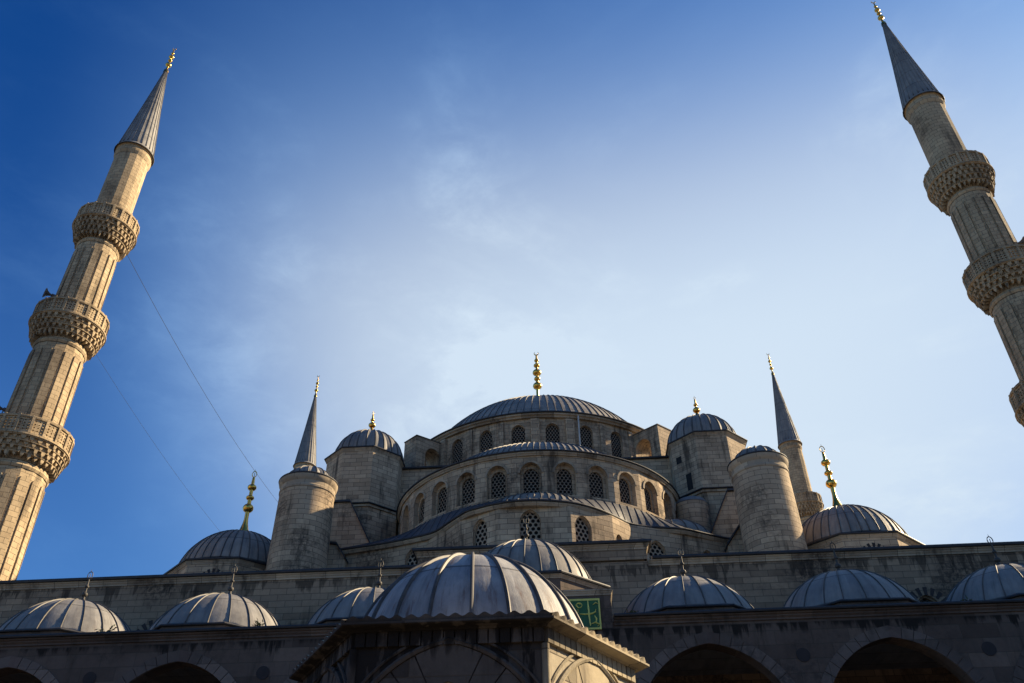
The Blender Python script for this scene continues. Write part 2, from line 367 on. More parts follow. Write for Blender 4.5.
def tube(mb, pts, r, n=6, mi=0, closed=False):
    pts = [Vector(p) for p in pts]; rings = []; N = len(pts)
    for i, p in enumerate(pts):
        d = (pts[(i+1) % N]-pts[i-1]) if closed else (pts[min(i+1, N-1)]-pts[max(i-1, 0)])
        d.normalize(); a = d.cross(Vector((0, 0, 1)) if abs(d.z) < .9 else Vector((1, 0, 0))).normalized(); b = d.cross(a)
        rr = r[i] if isinstance(r, (list, tuple)) else r
        rings.append([p+rr*(cos(2*pi*k/n)*a+sin(2*pi*k/n)*b) for k in range(n)])
    for i in range(N if closed else N-1):
        A, B = rings[i], rings[(i+1) % N]
        for k in range(n): mb.face([A[k], A[(k+1) % n], B[(k+1) % n], B[k]], [(0, 0), (1, 0), (1, 1), (0, 1)], mi)
    if not closed:
        mb.face(list(reversed(rings[0])), [(0, 0)]*n, mi); mb.face(rings[-1], [(0, 0)]*n, mi)

def dome(mb, cx, cy, zb, r, h, ribs, rw, rh, a0=0., a1=2*pi, cap=True, seg=None, lat=14, gore=0., phase=0.5, jit=.0):
    """lead dome with standing rolls; cap: part of a sphere, else an ellipsoid"""
    seg = seg or max(48, ribs*2)
    if cap: Rs = (r*r+h*h)/2/h; zc = zb+h-Rs; p0 = math.asin((zb-zc)/Rs)
    else: p0 = 0
    def prof(t):
        p = p0+(pi/2-p0)*t
        if cap: return Rs*cos(p), zc+Rs*sin(p), (cos(p), sin(p))
        nx, nz = cos(p)/r, sin(p)/h; l = hypot(nx, nz); return r*cos(p), zb+h*sin(p), (nx/l, nz/l)
    full = abs(a1-a0-2*pi) < 1e-6
    def P(a, t, off=0.):
        R, z, n_ = prof(t)
        if gore: off += gore*min(1, R/r)*(abs(sin((a-a0)/(a1-a0)*ribs*pi))-.5)
        return (cx+(R+off*n_[0])*cos(a), cy+(R+off*n_[0])*sin(a), z+off*n_[1])
    arc = [0]
    for k in range(lat):
        A, B = prof(k/lat), prof((k+1)/lat); arc.append(arc[-1]+hypot(A[0]-B[0], A[1]-B[1]))
    for i in range(seg):
        A, B = a0+(a1-a0)*i/seg, a0+(a1-a0)*(i+1)/seg
        for k in range(lat):
            t0, t1 = k/lat, (k+1)/lat
            if k == lat-1: mb.face([P(A, t0), P(B, t0), P(A, 1)], [(A*r, arc[k]), (B*r, arc[k]), (A*r, arc[k+1])])
            else: mb.face([P(A, t0), P(B, t0), P(B, t1), P(A, t1)], [(A*r, arc[k]), (B*r, arc[k]), (B*r, arc[k+1]), (A*r, arc[k+1])])
    for j in range(ribs if full else ribs+1):
        a = a0+(a1-a0)*(j+(phase if full else 0))/ribs + random.uniform(-jit, jit)
        for k in range(lat-1 if ribs > 30 else lat-1):
            t0, t1 = k/lat, (k+1)/lat
            def ring(t):
                R = max(prof(t)[0], .2); w = min(rw/R, 2*pi/ribs*.42)
                g = [P(a-w, t, -.01), P(a-w*.6, t, rh*.8), P(a, t, rh), P(a+w*.6, t, rh*.8), P(a+w, t, -.01)]
                return g
            A, B = ring(t0), ring(t1)
            for q in range(4): mb.face([A[q], A[q+1], B[q+1], B[q]], [(a*r+q*.03, arc[k]), (a*r+q*.03+.03, arc[k]), (a*r+q*.03+.03, arc[k+1]), (a*r+q*.03, arc[k+1])], 1)
            if k == 0: mb.face(list(reversed(A)), [(0, 0)]*5, 1)

def finial(parent, x, y, z0, flare, bulbs, ztop, stem, mat='gold', ring='loop', rr=.2, name='finial'):
    """stacked bulbs on a flared foot, ending in a crescent or a pointed loop"""
    mb = MB(); p = [(flare, z0-.25), (flare*.95, z0), (flare*.55, z0+flare*.6), (stem*1.3, z0+flare*1.4), (stem, z0+flare*2)]
    for (z, b, hh) in bulbs:
        if z-hh*1.25 > p[-1][1]: p.append((stem, z-hh*1.25))
        for k in range(1, 8): a = -pi/2+pi*k/8; p.append((max(stem, b*cos(a)), z+hh*sin(a)))
        p.append((stem*.95, z+hh*1.15)); stem *= .93
    p += [(stem*.8, ztop-rr*2.4), (stem*.6, ztop-rr*2), (0, ztop-rr*1.9)]
    p = [q for i, q in enumerate(p) if i == 0 or q[1] > p[i-1][1]-1e-6]
    lathe(mb, p, x, y, 14)
    zc = ztop-rr
    if ring == 'loop':
        pts = [(x+rr*.75*sin(a), y, zc-rr*cos(a)*(1 if cos(a) > 0 else 1.15)) for a in [2*pi*k/14 for k in range(14)]]
        tube(mb, pts, rr*.14, 5, closed=True); tube(mb, [(x, y, zc+rr), (x, y, zc+rr*1.9)], [rr*.12, rr*.03], 5)
        tube(mb, [(x, y, zc-rr*.7), (x, y, zc+rr*.5)], rr*.1, 5)
    else:
        pts = [(x+rr*sin(a), y, zc+rr*(1-cos(a))-rr) for a in [radians(-140+280*k/14) for k in range(15)]]
        tube(mb, pts, [rr*(.06+.22*sin(pi*k/14)) for k in range(15)], 6)
    return mb.build(name, M[mat], parent, 50)

def edge_lip(mb, path, z, out=.12, th=.09, closed=False): sweep(mb, path, [(-.3, z), (out, z), (out+.02, z+th*.5), (out, z+th), (-.3, z+th+.05)], closed)
def cornice(mb, path, z, out=.25, hh=.35, closed=False):
    sweep(mb, path, [(-.05, z-hh), (out*.3, z-hh), (out*.3, z-hh*.75), (out*.65, z-hh*.5), (out*.65, z-hh*.35), (out, z-hh*.2), (out, z), (-.05, z)], closed)

# ================================================================== the ground
mb = MB(); S = 1500
mb.face([(-S, -S, -1.6), (S, -S, -1.6), (S, S, -1.6), (-S, S, -1.6)], [(-S, -S), (S, -S), (S, S), (-S, S)])
g = mb.build('ground', M['paving']); g['kind'] = 'structure'

# ================================================================== prayer hall
hall = thing('mosque', 'domed grey stone mosque rising in tiers of lead domes behind the courtyard arcade', 'mosque', (0, 65, -1.6))
# front wall -------------------------------------------------------
fr = Frame((-38, 38), (38, 38)); mb = MB(); T = 15.05
holes = []
def wall_window(u, w, z0, zs, lat='latdark'):
    return window(hall, fr, mb, u+38, w, z0, zs, d0=.16, inner=.9, d1=.12, mat='hallwall', lat=lat, c=.3)
holes.append(wall_window(17.5, 1.1, 10.6, 12.3)); holes.append(wall_window(-17.55, 1.1, 10.4, 12.1))
holes.append(arch(38, 3.4, -1.55, 5.5, .3))
plate(mb, fr, [(0, -1.6), (76, -1.6), (76, T), (0, T)], holes)
reveal(mb, fr, holes[-1], 0, -1)
mb.face([(-2, 39, -1.6), (2, 39, -1.6), (2, 39, 8), (-2, 39, 8)], [(0, 0)]*4, 1)
# raised middle stretch of the wall
XL, XR, T2 = -5.45, 5.38, 15.88
for (a, b) in (((XL, 37.98), (XR, 37.98)), ((XR, 37.98), (XR, 39.2)), ((XL, 39.2), (XL, 37.98))):
    F2 = Frame(a, b); plate(mb, F2, [(0, T+.1), (F2.L, T+.1), (F2.L, T2), (0, T2)], u0=a[0])
# side and rear walls
for (a, b) in (((38, 38), (38, 92)), ((38, 92), (-38, 92)), ((-38, 92), (-38, 38))):
    F2 = Frame(a, b); plate(mb, F2, [(0, -1.6), (F2.L, -1.6), (F2.L, T), (0, T)])
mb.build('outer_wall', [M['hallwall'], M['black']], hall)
for path, z_ in (([(-38, 38), (XL-.02, 38)], T), ([(XR+.02, 38), (38, 38)], T), ([(XL, 39.2), (XL, 38), (XR, 38), (XR, 39.2)], T2)):
    mb = MB(); cornice(mb, path, z_+.02, .16, .26); mb.build('cornice', M['trim'], hall)
    if path[0][0] == XR+.02: path = [(XR+.22, 38), (38, 38)]
    mb = MB(); edge_lip(mb, path, z_+.03, .26, .13); mb.build('roof_edge', M['edge'], hall)
mb = MB(); box(mb, -37.9, 37.9, 38.3, 91.9, 14.6, 14.95); box(mb, XL+.1, XR-.1, 38.2, 39.1, 14.95, T2)
mb.build('roof', M['lead'], hall)

# fan of dark and pale stones over small windows ----------------------
def fan(parent, F_, u, z, r0, r1, n=7, a0=20, a1=160, out=.02):
    mb = MB()
    for k in range(n):
        A, B = radians(a0+(a1-a0)*(k+.1)/n), radians(a0+(a1-a0)*(k+.62)/n)
        pts = [(u+r0*cos(A), z+r0*sin(A)), (u+r1*cos(A), z+r1*sin(A)), (u+r1*cos(B), z+r1*sin(B)), (u+r0*cos(B), z+r0*sin(B))]
        plate(mb, F_, pts, (), out); reveal(mb, F_, pts, out, 0)
    return mb.build('arch_stones', M['roundel'], parent)
fan(hall, fr, 38+17.5, 12.32, .66, 1.02); fan(hall, fr, 38-17.55, 12.12, .66, 1.02)

# exedrae below the half dome ---------------------------------------
EAVE = [(-13.0, 47.3), (-11.15, 46.81), (-8.97, 46.25), (-6.81, 45.48), (-5.72, 44.86), (-4.83, 43.77), (-3.72, 42.47), (-2.96, 42.04), (-2.22, 41.71), (-1.12, 41.41), (0.12, 41.4), (1.25, 41.61), (2.42, 42.05),
        (3.64, 42.98), (4.58, 44.01), (5.32, 44.88), (6.35, 45.43), (7.42, 45.67), (8.59, 45.99), (9.94, 46.81), (11.3, 47.6), (13.0, 48.3)]
def smooth(pts, k=4):
    out = []
    for i in range(len(pts)-1):
        p0, p1, p2, p3 = pts[max(i-1, 0)], pts[i], pts[i+1], pts[min(i+2, len(pts)-1)]
        for j in range(k):
            t = j/k; out.append(tuple(.5*((2*p1[a])+(-p0[a]+p2[a])*t+(2*p0[a]-5*p1[a]+4*p2[a]-p3[a])*t*t+(-p0[a]+3*p1[a]-3*p2[a]+p3[a])*t**3) for a in (0, 1)))
    return out+[pts[-1]]
ES = smooth(EAVE)
WALL = [(-13.0, 47.7), (-8.5, 46.4), (-6.35, 45.6), (-5.1, 44.35), (-4.1, 43.05), (-1.9, 41.75), (2.0, 41.85), (4.3, 43.55), (5.4, 44.9), (8.2, 46.1), (9.4, 46.7), (13.0, 48.7)]
EW = {1: [(.62, 1.0, 17.4, 18.85)], 4: [(.53, .95, 17.0, 18.9)], 5: [(.44, 1.15, 17., 18.95)], 6: [(.28, 1.1, 16.8, 18.75)], 7: [(.3, .62, 17, 18.6)], 8: [(.5, 1.1, 16.8, 18.5)], 10: [(.12, .8, 17, 18.6)], 0: [(.75, .8, 17, 18.3)]}
mb = MB()
for i in range(len(WALL)-1):
    F2 = Frame(WALL[i], WALL[i+1]); hs_ = []
    for (t, w, z0, zs) in EW.get(i, []): hs_.append(window(hall, F2, mb, t*F2.L, w, z0, zs, d0=.14, inner=.92, d1=.1, lat='latbig', c=.35))
    plate(mb, F2, [(0, 14.9), (F2.L, 14.9), (F2.L, 19.95), (0, 19.95)], hs_, u0=i*3.1)
mb.build('exedra_wall', M['hall'], hall)
mb = MB(); sweep(mb, ES, [(-.5, 19.78), (-.1, 19.78), (-.04, 19.86), (.0, 19.9), (.0, 19.97), (-.5, 19.97)]); mb.build('exedra_cornice', M['trim'], hall)
mb = MB(); edge_lip(mb, ES, 19.98, .08, .1); mb.build('roof_edge', M['edge'], hall)
# lead sheets climbing from that eave to the half-dome drum
SC = (0., 53.); SR = 9.36
mb = MB(); Q = []
for (x, y) in ES:
    a = atan2(x-SC[0], SC[1]-y); Q.append(((x, y, 20.1), (SC[0]+SR*sin(a), SC[1]-SR*cos(a), 21.3)))
NL = 5
def lp(q, t, off=0):
    (x0, y0, z0), (x1, y1, z1) = q; b = sin(pi*t)*.02
    return (x0+(x1-x0)*t, y0+(y1-y0)*t, z0+(z1-z0)*t+b+off)
s = 0
for i in range(len(Q)-1):
    l = hypot(Q[i+1][0][0]-Q[i][0][0], Q[i+1][0][1]-Q[i][0][1])
    for k in range(NL):
        t0, t1 = k/NL, (k+1)/NL; mb.face([lp(Q[i], t0), lp(Q[i+1], t0), lp(Q[i+1], t1), lp(Q[i], t1)], [(s, t0*4), (s+l, t0*4), (s+l, t1*4), (s, t1*4)])
    s += l
acc = 0
for i in range(1, len(Q)-1):
    acc += hypot(Q[i][0][0]-Q[i-1][0][0], Q[i][0][1]-Q[i-1][0][1])
    if acc > .5: acc = 0; tube(mb, [lp(Q[i], k/NL, .02) for k in range(NL+1)], .028, 5)
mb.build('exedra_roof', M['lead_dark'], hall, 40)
mb = MB(); dome(mb, .05, 46.0, 20.12, 4.0, 1.75, 30, .04, .06, pi, 2*pi, cap=False, seg=60, lat=8)
mb.build('exedra_dome', [M['lead_warm'], M['seam']], hall, 40)
for x_ in (8.0,):
    mb = MB(); dome(mb, x_, 49.2, 20.12, 2.8, 1.6, 22, .04, .05, cap=False, lat=8); mb.build('exedra_dome', [M['lead_warm'], M['seam']], hall, 40)

# drum of the half dome ---------------------------------------------
STEP = 12.35; mb = MB(); pr = []
angs = [(k-.5)*STEP-.9 for k in range(-6, 8)]
pts = [(SC[0]+SR*sin(radians(a)), SC[1]-SR*cos(radians(a))) for a in angs]
for i in range(len(pts)-1):
    F2 = Frame(pts[i], pts[i+1]); h_ = window(hall, F2, mb, F2.L/2, 1.25, 21.5, 22.88, d0=.28, inner=.72, d1=.1, c=.1)
    plate(mb, F2, [(0, 19.5), (F2.L, 19.5), (F2.L, 24.12), (0, 24.12)], [h_], u0=i*2.1)
ext = [(pts[0][0]-.35, 55.)]+pts+[(pts[-1][0]+.35, 55.)]
for a, b in ((ext[0], ext[1]), (ext[-2], ext[-1])):
    F2 = Frame(a, b); plate(mb, F2, [(0, 19.5), (F2.L, 19.5), (F2.L, 24.12), (0, 24.12)])
mb.build('half_dome_drum', M['hall'], hall)
# raised hood over each window arch
for i in range(len(pts)-1):
    F2 = Frame(pts[i], pts[i+1]); mb = MB(); A = arch(F2.L/2, 1.5, 22.83, 22.88, .1)[1:]; B = arch(F2.L/2, 1.25, 22.83, 22.88, .1)[1:]
    A = A[:-1] if len(A) > len(B) else A
    for k in range(1, len(A)-1):
        q0, q1, r0, r1 = A[k], A[k+1], B[k], B[k+1]
        mb.face([F2.at(*r0, .06), F2.at(*q0, .06), F2.at(*q1, .06), F2.at(*r1, .06)], [r0, q0, q1, r1])
        mb.face([F2.at(*q0, .06), F2.at(*q0, 0), F2.at(*q1, 0), F2.at(*q1, .06)], [q0, q0, q1, q1])
        mb.face([F2.at(*r0, 0), F2.at(*r0, .06), F2.at(*r1, .06), F2.at(*r1, 0)], [r0, r0, r1, r1])
    mb.build('window_hood', M['trim'], hall)
ring = arcp(*SC, 9.42, -97, 97, 96)
mb = MB(); sweep(mb, ring, [(-.3, 23.98), (.0, 23.98), (.03, 24.04), (.1, 24.1), (.1, 24.18), (-.4, 24.18)]); mb.build('half_dome_cornice', M['trim'], hall)
mb = MB(); edge_lip(mb, ring, 24.19, .18, .08); mb.build('roof_edge', M['edge'], hall)
mb = MB(); sweep(mb, ring, [(-.2, 24.25), (-1.9, 24.42)]); dome(mb, *SC, 24.3, 7.7, 3.95, 62, .035, .06, pi-.1, 2*pi+.1, cap=False, seg=124, lat=14); mb.build('half_dome', [M['lead_warm'], M['seam']], hall, 40)

# central block under the main drum -------------------------------------
mb = MB(); box(mb, -11.2, 11.2, 53.6, 77.5, 14.9, 28.75); mb.build('central_block', M['hall'], hall)
mb = MB(); blk = [(-11.2, 77.5), (-11.2, 53.6), (11.2, 53.6), (11.2, 77.5)]; edge_lip(mb, blk, 28.76, .2, .12, True)
prism(mb, [(-11, 53.8), (11, 53.8), (11, 77.3), (-11, 77.3)], 28.7, 28.92); mb.build('roof_edge', M['edge'], hall)
MC = (0., 65.5); DR = 11.45; NW = 28; mb = MB()
for i in range(NW):
    a0, a1 = (i-.5)*360/NW-.3+6.43, (i+.5)*360/NW-.3+6.43
    P0 = (MC[0]+DR*sin(radians(a0)), MC[1]-DR*cos(radians(a0))); P1 = (MC[0]+DR*sin(radians(a1)), MC[1]-DR*cos(radians(a1)))
    F2 = Frame(P0, P1); am = ((a0+a1)/2+180) % 360-180; hs_ = []
    if abs(am) < 75: hs_ = [window(hall, F2, mb, F2.L/2, 1.05, 30.1, 31.85, d0=.12, inner=.96, d1=.1, c=.15)]
    plate(mb, F2, [(0, 28.9), (F2.L, 28.9), (F2.L, 33.), (0, 33.)], hs_, u0=i*2.6)
mb.build('main_drum', M['hall'], hall)
# flat pilasters between the drum windows, the wider ones every third bay
for i in range(NW):
    a = radians((i+.5)*360/NW-.3+6.43)
    if abs((math.degrees(a)+180) % 360-180) > 80: continue
    w = .38 if i % 3 else .62; c_ = (MC[0]+(DR-.05)*sin(a), MC[1]-(DR-.05)*cos(a)); t = (cos(a), sin(a)); n_ = (sin(a), -cos(a)); d = .16 if i % 3 else .3
    po = [(c_[0]-t[0]*w/2, c_[1]-t[1]*w/2), (c_[0]-t[0]*w/2+n_[0]*d, c_[1]-t[1]*w/2+n_[1]*d), (c_[0]+t[0]*w/2+n_[0]*d, c_[1]+t[1]*w/2+n_[1]*d), (c_[0]+t[0]*w/2, c_[1]+t[1]*w/2)]
    mb = MB(); prism(mb, po, 28.9, 32.7); mb.build('pilaster', M['hall'], hall)
ring = arcp(*MC, 11.6, -180, 180, 168)[:-1]
mb = MB(); sweep(mb, ring, [(-.3, 32.85), (.0, 32.85), (.05, 32.95), (.18, 33.02), (.18, 33.14), (-.4, 33.14)], True); mb.build('main_cornice', M['trim'], hall)
mb = MB(); edge_lip(mb, ring, 33.15, .28, .1, True); sweep(mb, ring, [(.1, 33.25), (-1.1, 33.42)], True); mb.build('roof_edge', M['edge'], hall)
mb = MB(); dome(mb, *MC, 33.3, 10.65, 6.75, 104, .03, .06, cap=True, seg=208, lat=18, jit=.006)
d_ = mb.build('main_dome', [M['lead_warm'], M['seam']], hall, 35)
finial(d_, *MC, 40.05, .9, [(43.3, .43, .36), (44.1, .30, .22), (44.8, .42, .34), (45.62, .30, .22), (46.2, .22, .18)], 47.25, .14, rr=.2, ring='crescent')

a = radians(15.8); mb = MB(); px_, py_ = MC[0]+11.72*sin(a), MC[1]-11.72*cos(a); tube(mb, [(px_, py_, z) for z in (29., 31, 33.1)], .06, 8); mb.build('downpipe', M['pale'], hall)
# buttress arches between drum and weight towers ------------------------------
def buttress(sgn):
    a = radians(43.3)*sgn; n_ = (sin(a), -cos(a)); mb = MB()
    P = lambda r_, o: (MC[0]+n_[0]*r_+(cos(a))*o, MC[1]+n_[1]*r_+sin(a)*o)
    r0, r1 = 11.2, 14.0
    A, B = P(r0, 0), P(r1, 0)
    for side in (1, -1):
        o = .75*side; a_, b_ = (P(r0, o), P(r1, o)) if side > 0 else (P(r1, o), P(r0, o))
        F2 = Frame(a_, b_)
        # outside must face away from the buttress axis
        mid = F2.at(F2.L/2, 0, .1); ax = P((r0+r1)/2, 0)
        dd = lambda q: hypot(q[0]-ax[0], q[1]-ax[1])
        if dd(mid) < .75: a_, b_ = b_, a_; F2 = Frame(a_, b_)
        dr0 = hypot(a_[0]-P(r0, o)[0], a_[1]-P(r0, o)[1]) < .01
        cu = 1.15 if dr0 else F2.L-1.15
        hole = arch(cu, 1.5, 28.95, 30.95, .05)
        top = [(0, 32.45), (F2.L, 32.25)] if dr0 else [(0, 32.25), (F2.L, 32.45)]
        plate(mb, F2, [(0, 28.9), (F2.L, 28.9), (F2.L, top[1][1]), (0, top[0][1])], [hole]); reveal(mb, F2, hole, 0, -.75)
    c = [P(r0, .75), P(r1, .75), P(r1, -.75), P(r0, -.75)]
    for i, j in ((0, 1), (1, 2), (2, 3), (3, 0)):
        if i == 1: 
            q = [(*c[1], 28.9), (*c[2], 28.9), (*c[2], 32.25), (*c[1], 32.25)]
            mb.face(q, [(0, 28.9), (1.5, 28.9), (1.5, 32.25), (0, 32.25)])
    mb.face([(*c[0], 32.45), (*c[1], 32.25), (*c[2], 32.25), (*c[3], 32.45)], [(0, 0), (3, 0), (3, 1.5), (0, 1.5)])
    o = mb.build('buttress', M['hall'], hall)
    m2 = MB(); q = [(*P(r0, .79), 32.46), (*P(r1+.04, .79), 32.26), (*P(r1+.04, -.79), 32.26), (*P(r0, -.79), 32.46)]
    up = [(x, y, z+.08) for x, y, z in q]
    m2.face(up, [(0, 0), (3, 0), (3, 2), (0, 2)]); m2.face(list(reversed(q)), [(0, 0)]*4)
    for i in range(4): m2.face([q[i], q[(i+1) % 4], up[(i+1) % 4], up[i]], [(0, 0)]*4)
    m2.build('coping', M['trim'], o)
buttress(1); buttress(-1)

# weight towers ---------------------------------------------------------------
def tower(x, sg):
    y = 53.15; mb = MB(); o8 = octo(x, y, 2.56)
    prism(mb, o8, 24.6, 28.95, top=False); prism(mb, octo(x, y, 2.75), 14.9, 24.45, top=False)
    t = mb.build('weight_tower', M['hall'], hall)
    mb = MB(); cornice(mb, o8, 28.97, .14, .22, True); mb.build('cornice', M['trim'], t)
    mb = MB(); sweep(mb, octo(x, y, 2.56), [(0, 24.9), (.05, 24.75), (.3, 24.6), (.3, 24.45), (.0, 24.45)][::-1], True); mb.build('string_course', M['trim'], t)
    mb = MB(); edge_lip(mb, o8, 28.98, .2, .09, True); sweep(mb, o8, [(.1, 29.07), (-.6, 29.22)], True); mb.build('roof_edge', M['edge'], t)
    mb = MB(); edge_lip(mb, octo(x, y, 2.75), 24.62, .24, .07, True); mb.build('ledge', M['edge'], t)
    mb = MB(); dome(mb, x-sg*.15, y, 29.1, 2.44, 2.48, 24, .05, .05, cap=True, lat=14, seg=72, gore=.12); d = mb.build('tower_dome', [M['lead'], M['seam']], t, 40)
    finial(d, x-sg*.15, y, 31.55, .38, [(32.35, .27, .22), (32.8, .16, .13)], 33.5, .08, rr=.1)
    # small openings
    m2 = MB()
    if sg > 0:
        q = o8; F3 = Frame(q[4], q[5])
        F3 = Frame(*sorted([q[4], q[5]], key=lambda p: p[0]))
        m2 = MB(); plate(m2, F3, [(.9, 25.1), (1.35, 25.1), (1.35, 26.3), (.9, 26.3)], (), .004); m2.build('opening', M['black'], t); m2 = MB(); plate(m2, F3, [(.3, 27.3), (.75, 27.3), (.75, 27.8), (.3, 27.8)], (), .004); m2.build('opening', M['black'], t)
    return t
tower(11.95, 1); tower(-12.3, -1)

def stub_wall(poly, y0, y1, name='buttress_wall', cop=None):
    """wall slab with a polygonal (x, z) outline and a dark coping along chosen top edges"""
    mb = MB(); F2 = Frame((0, y0), (1, y0)); F2.d = (1, 0); F2.n = (0, -1); F2.p = (0, y0)
    plate(mb, F2, poly); n = len(poly)
    for i in range(n):
        a, b = poly[i], poly[(i+1) % n]; l = hypot(b[0]-a[0], b[1]-a[1])
        mb.face([(b[0], y0, b[1]), (a[0], y0, a[1]), (a[0], y1, a[1]), (b[0], y1, b[1])], [(l, 0), (0, 0), (0, y1-y0), (l, y1-y0)])
    o = mb.build(name, M['hall'], hall)
    if cop:
        m2 = MB()
        for k in range(len(cop)-1):
            (x0, z0), (x1, z1) = cop[k], cop[k+1]
            pts = [(x0, z0), (x1, z1), (x1, z1+.13), (x0, z0+.13)]
            ya, yb = y0-.16, y1
            for i in range(4):
                a, b = pts[i], pts[(i+1) % 4]; m2.face([(a[0], ya, a[1]), (b[0], ya, b[1]), (b[0], yb, b[1]), (a[0], yb, a[1])], [(0, 0)]*4)
            m2.face([(p[0], ya, p[1]) for p in pts], [(0, 0)]*4)
        m2.build('coping', M['edge'], o)
    return o
# sloping shoulders in front of the towers
for s_ in (-1, 1):
    pl = [(12.1, 14.9), (15.2, 14.9), (15.2, 23.9), (12.1, 23.9), (10.6, 21.0), (10.6, 14.9)]
    if s_ < 0: P_ = [(-x, z+.35 if z > 20 else z) for x, z in reversed(pl)]; cp = [(-15.2, 24.27), (-12.1, 24.27), (-10.5, 21.2)]
    else: P_ = [(x, z) for x, z in (pl[5], pl[0], pl[1], pl[2], pl[3], pl[4])]; cp = [(10.5, 20.85), (12.1, 23.92), (15.2, 23.92)]
    if s_ < 0: P_ = [(-15.2, 14.9), (-10.6, 14.9), (-10.6, 21.35), (-12.1, 24.25), (-15.2, 24.25)]
    else: P_ = [(10.6, 14.9), (15.2, 14.9), (15.2, 23.9), (12.1, 23.9), (10.6, 21.0)]
    stub_wall(P_, 49.3, 51.5, cop=cp)
    if s_ < 0: stub_wall([(-14.5, 14.9), (-11.3, 14.9), (-11.3, 19.3), (-11.85, 20.1), (-14.5, 20.4)], 46.4, 49.2, cop=[(-14.5, 20.42), (-11.85, 20.12), (-11.25, 19.2)])
    else: stub_wall([(11.0, 14.9), (14.5, 14.9), (14.5, 20.6), (11.9, 20.4), (11.0, 19.2)], 46.6, 49.2, cop=[(10.95, 19.2), (11.9, 20.42), (14.5, 20.62)])
# rounded stair turret tucked beside the right tower
mb = MB(); lathe(mb, [(1.1, 14.9), (1.1, 23.5)], 9.9, 50.5, 24); lathe(mb, [(1.12, 23.5), (.9, 23.85), (0, 24.2)], 9.9, 50.5, 24, 1)
mb.build('stair_turret', [M['hall'], M['lead']], hall, 40)

# round turrets ----------------------------------------------------------------
def turret(x, sg):
    y = 45; mb = MB(); lathe(mb, [(1.74, 14.9), (1.68, 18), (1.6, 22.7)], x, y, 48)
    t = mb.build('round_turret', M['hall'], hall, 40)
    mb = MB(); lathe(mb, [(1.6, 22.55), (1.65, 22.6), (1.65, 22.72), (1.6, 22.78), (1.6, 23.0), (1.7, 23.12), (1.74, 23.3), (1.74, 23.35), (1.4, 23.35)], x, y, 48); mb.build('cornice', M['trim'], t, 30)
    mb = MB(); lathe(mb, [(1.4, 23.36), (1.76, 23.36), (1.78, 23.4), (1.76, 23.45), (1.2, 23.58)], x, y, 48); mb.build('roof_edge', M['edge'], t, 30)
    mb = MB(); dome(mb, x, y, 23.5, 1.32, .95, 16, .04, .04, cap=False, lat=10, seg=64, gore=.1); mb.build('turret_dome', [M['lead'], M['seam']], t, 40)
turret(13.2, 1); turret(-13.6, -1)

# corner domes -----------------------------------------------------------------
def corner(x, sg):
    y = 48; mb = MB(); q = octo(x, y, 3.55)
    s = 0
    for i in range(8):
        a, b = q[i], q[(i+1) % 8]; F2 = Frame(a, b); plate(mb, F2, [(0, 14.9), (F2.L, 14.9), (F2.L, 18.6), (0, 18.6)], u0=s); s += F2.L
    t = mb.build('corner_drum', M['hall'], hall)
    Ff = Frame((x-1.47, y-3.55), (x+1.47, y-3.55)); fan(t, Ff, 1.47+.1, 17.35, .35, .8, 7, 10, 170)
    mb = MB(); cornice(mb, q, 18.62, .12, .2, True); mb.build('cornice', M['trim'], t)
    mb = MB(); edge_lip(mb, q, 18.63, .2, .1, True); sweep(mb, q, [(.1, 18.73), (-.6, 19.02)], True); mb.build('roof_edge', M['edge'], t)
    mb = MB(); dome(mb, x, y, 18.9, 3.42, 2.8, 40, .035, .05, cap=True, lat=14, seg=80, jit=.015); d = mb.build('corner_dome', [M['lead_warm'], M['seam']], t, 40)
    finial(d, x, y, 21.75, .5, [(23.5, .34, .3), (24.22, .26, .17), (24.95, .29, .22)], 26.1, .13, rr=.2)
corner(18.2, 1); corner(-18.3, -1)

# ================================================================== minarets
def muqarnas(mb, r0, r1, z0, z1, tiers=4, n=34):
    hz = (z1-z0)/tiers
    for t in range(tiers):
        ra, rb = r0+(r1-r0)*(t/tiers)**.5, r0+(r1-r0)*((t+1)/tiers)**.5
        za, zb = z0+hz*t, z0+hz*(t+1)
        lathe(mb, [(ra-.05, za), (ra-.02, zb-hz*.15), (rb, zb-hz*.1), (rb, zb)], n=n*2)
        lathe(mb, [(rb-.04, zb-hz*.14), (rb+.05, zb-hz*.12), (rb+.06, zb-hz*.02), (rb-.02, zb)], n=n*2)
        for k in range(n):
            a = 2*pi*(k+.5*(t % 2))/n; w = pi/n*random.uniform(.42, .6); dep = hz*random.uniform(.55, 1.15); ro = rb+random.uniform(-.02, .06)
            P = lambda r_, b, z: (r_*cos(a+b), r_*sin(a+b), z)
            zt, zm, zl = zb-hz*.13, zb-hz*.13-dep*.5, zb-hz*.13-dep
            A0, A1, A2, A3 = P(ra-.1, -w, zt), P(ro, -w, zt), P(ro, w, zt), P(ra-.1, w, zt)
            B0, B1, B2, B3 = P(ra-.1, -w, zm), P(ro-.02, -w*.85, zm), P(ro-.02, w*.85, zm), P(ra-.1, w, zm)
            tip = P(ro-.05, 0, zl); tin = P(ra-.1, 0, zl)
            for q in ((B1, B2, A2, A1), (B0, B1, A1, A0), (B2, B3, A3, A2), (B1, tip, B2), (B0, tin, tip, B1), (B2, tip, tin, B3)): mb.face(q, [(p[0]+p[1], p[2]) for p in q])
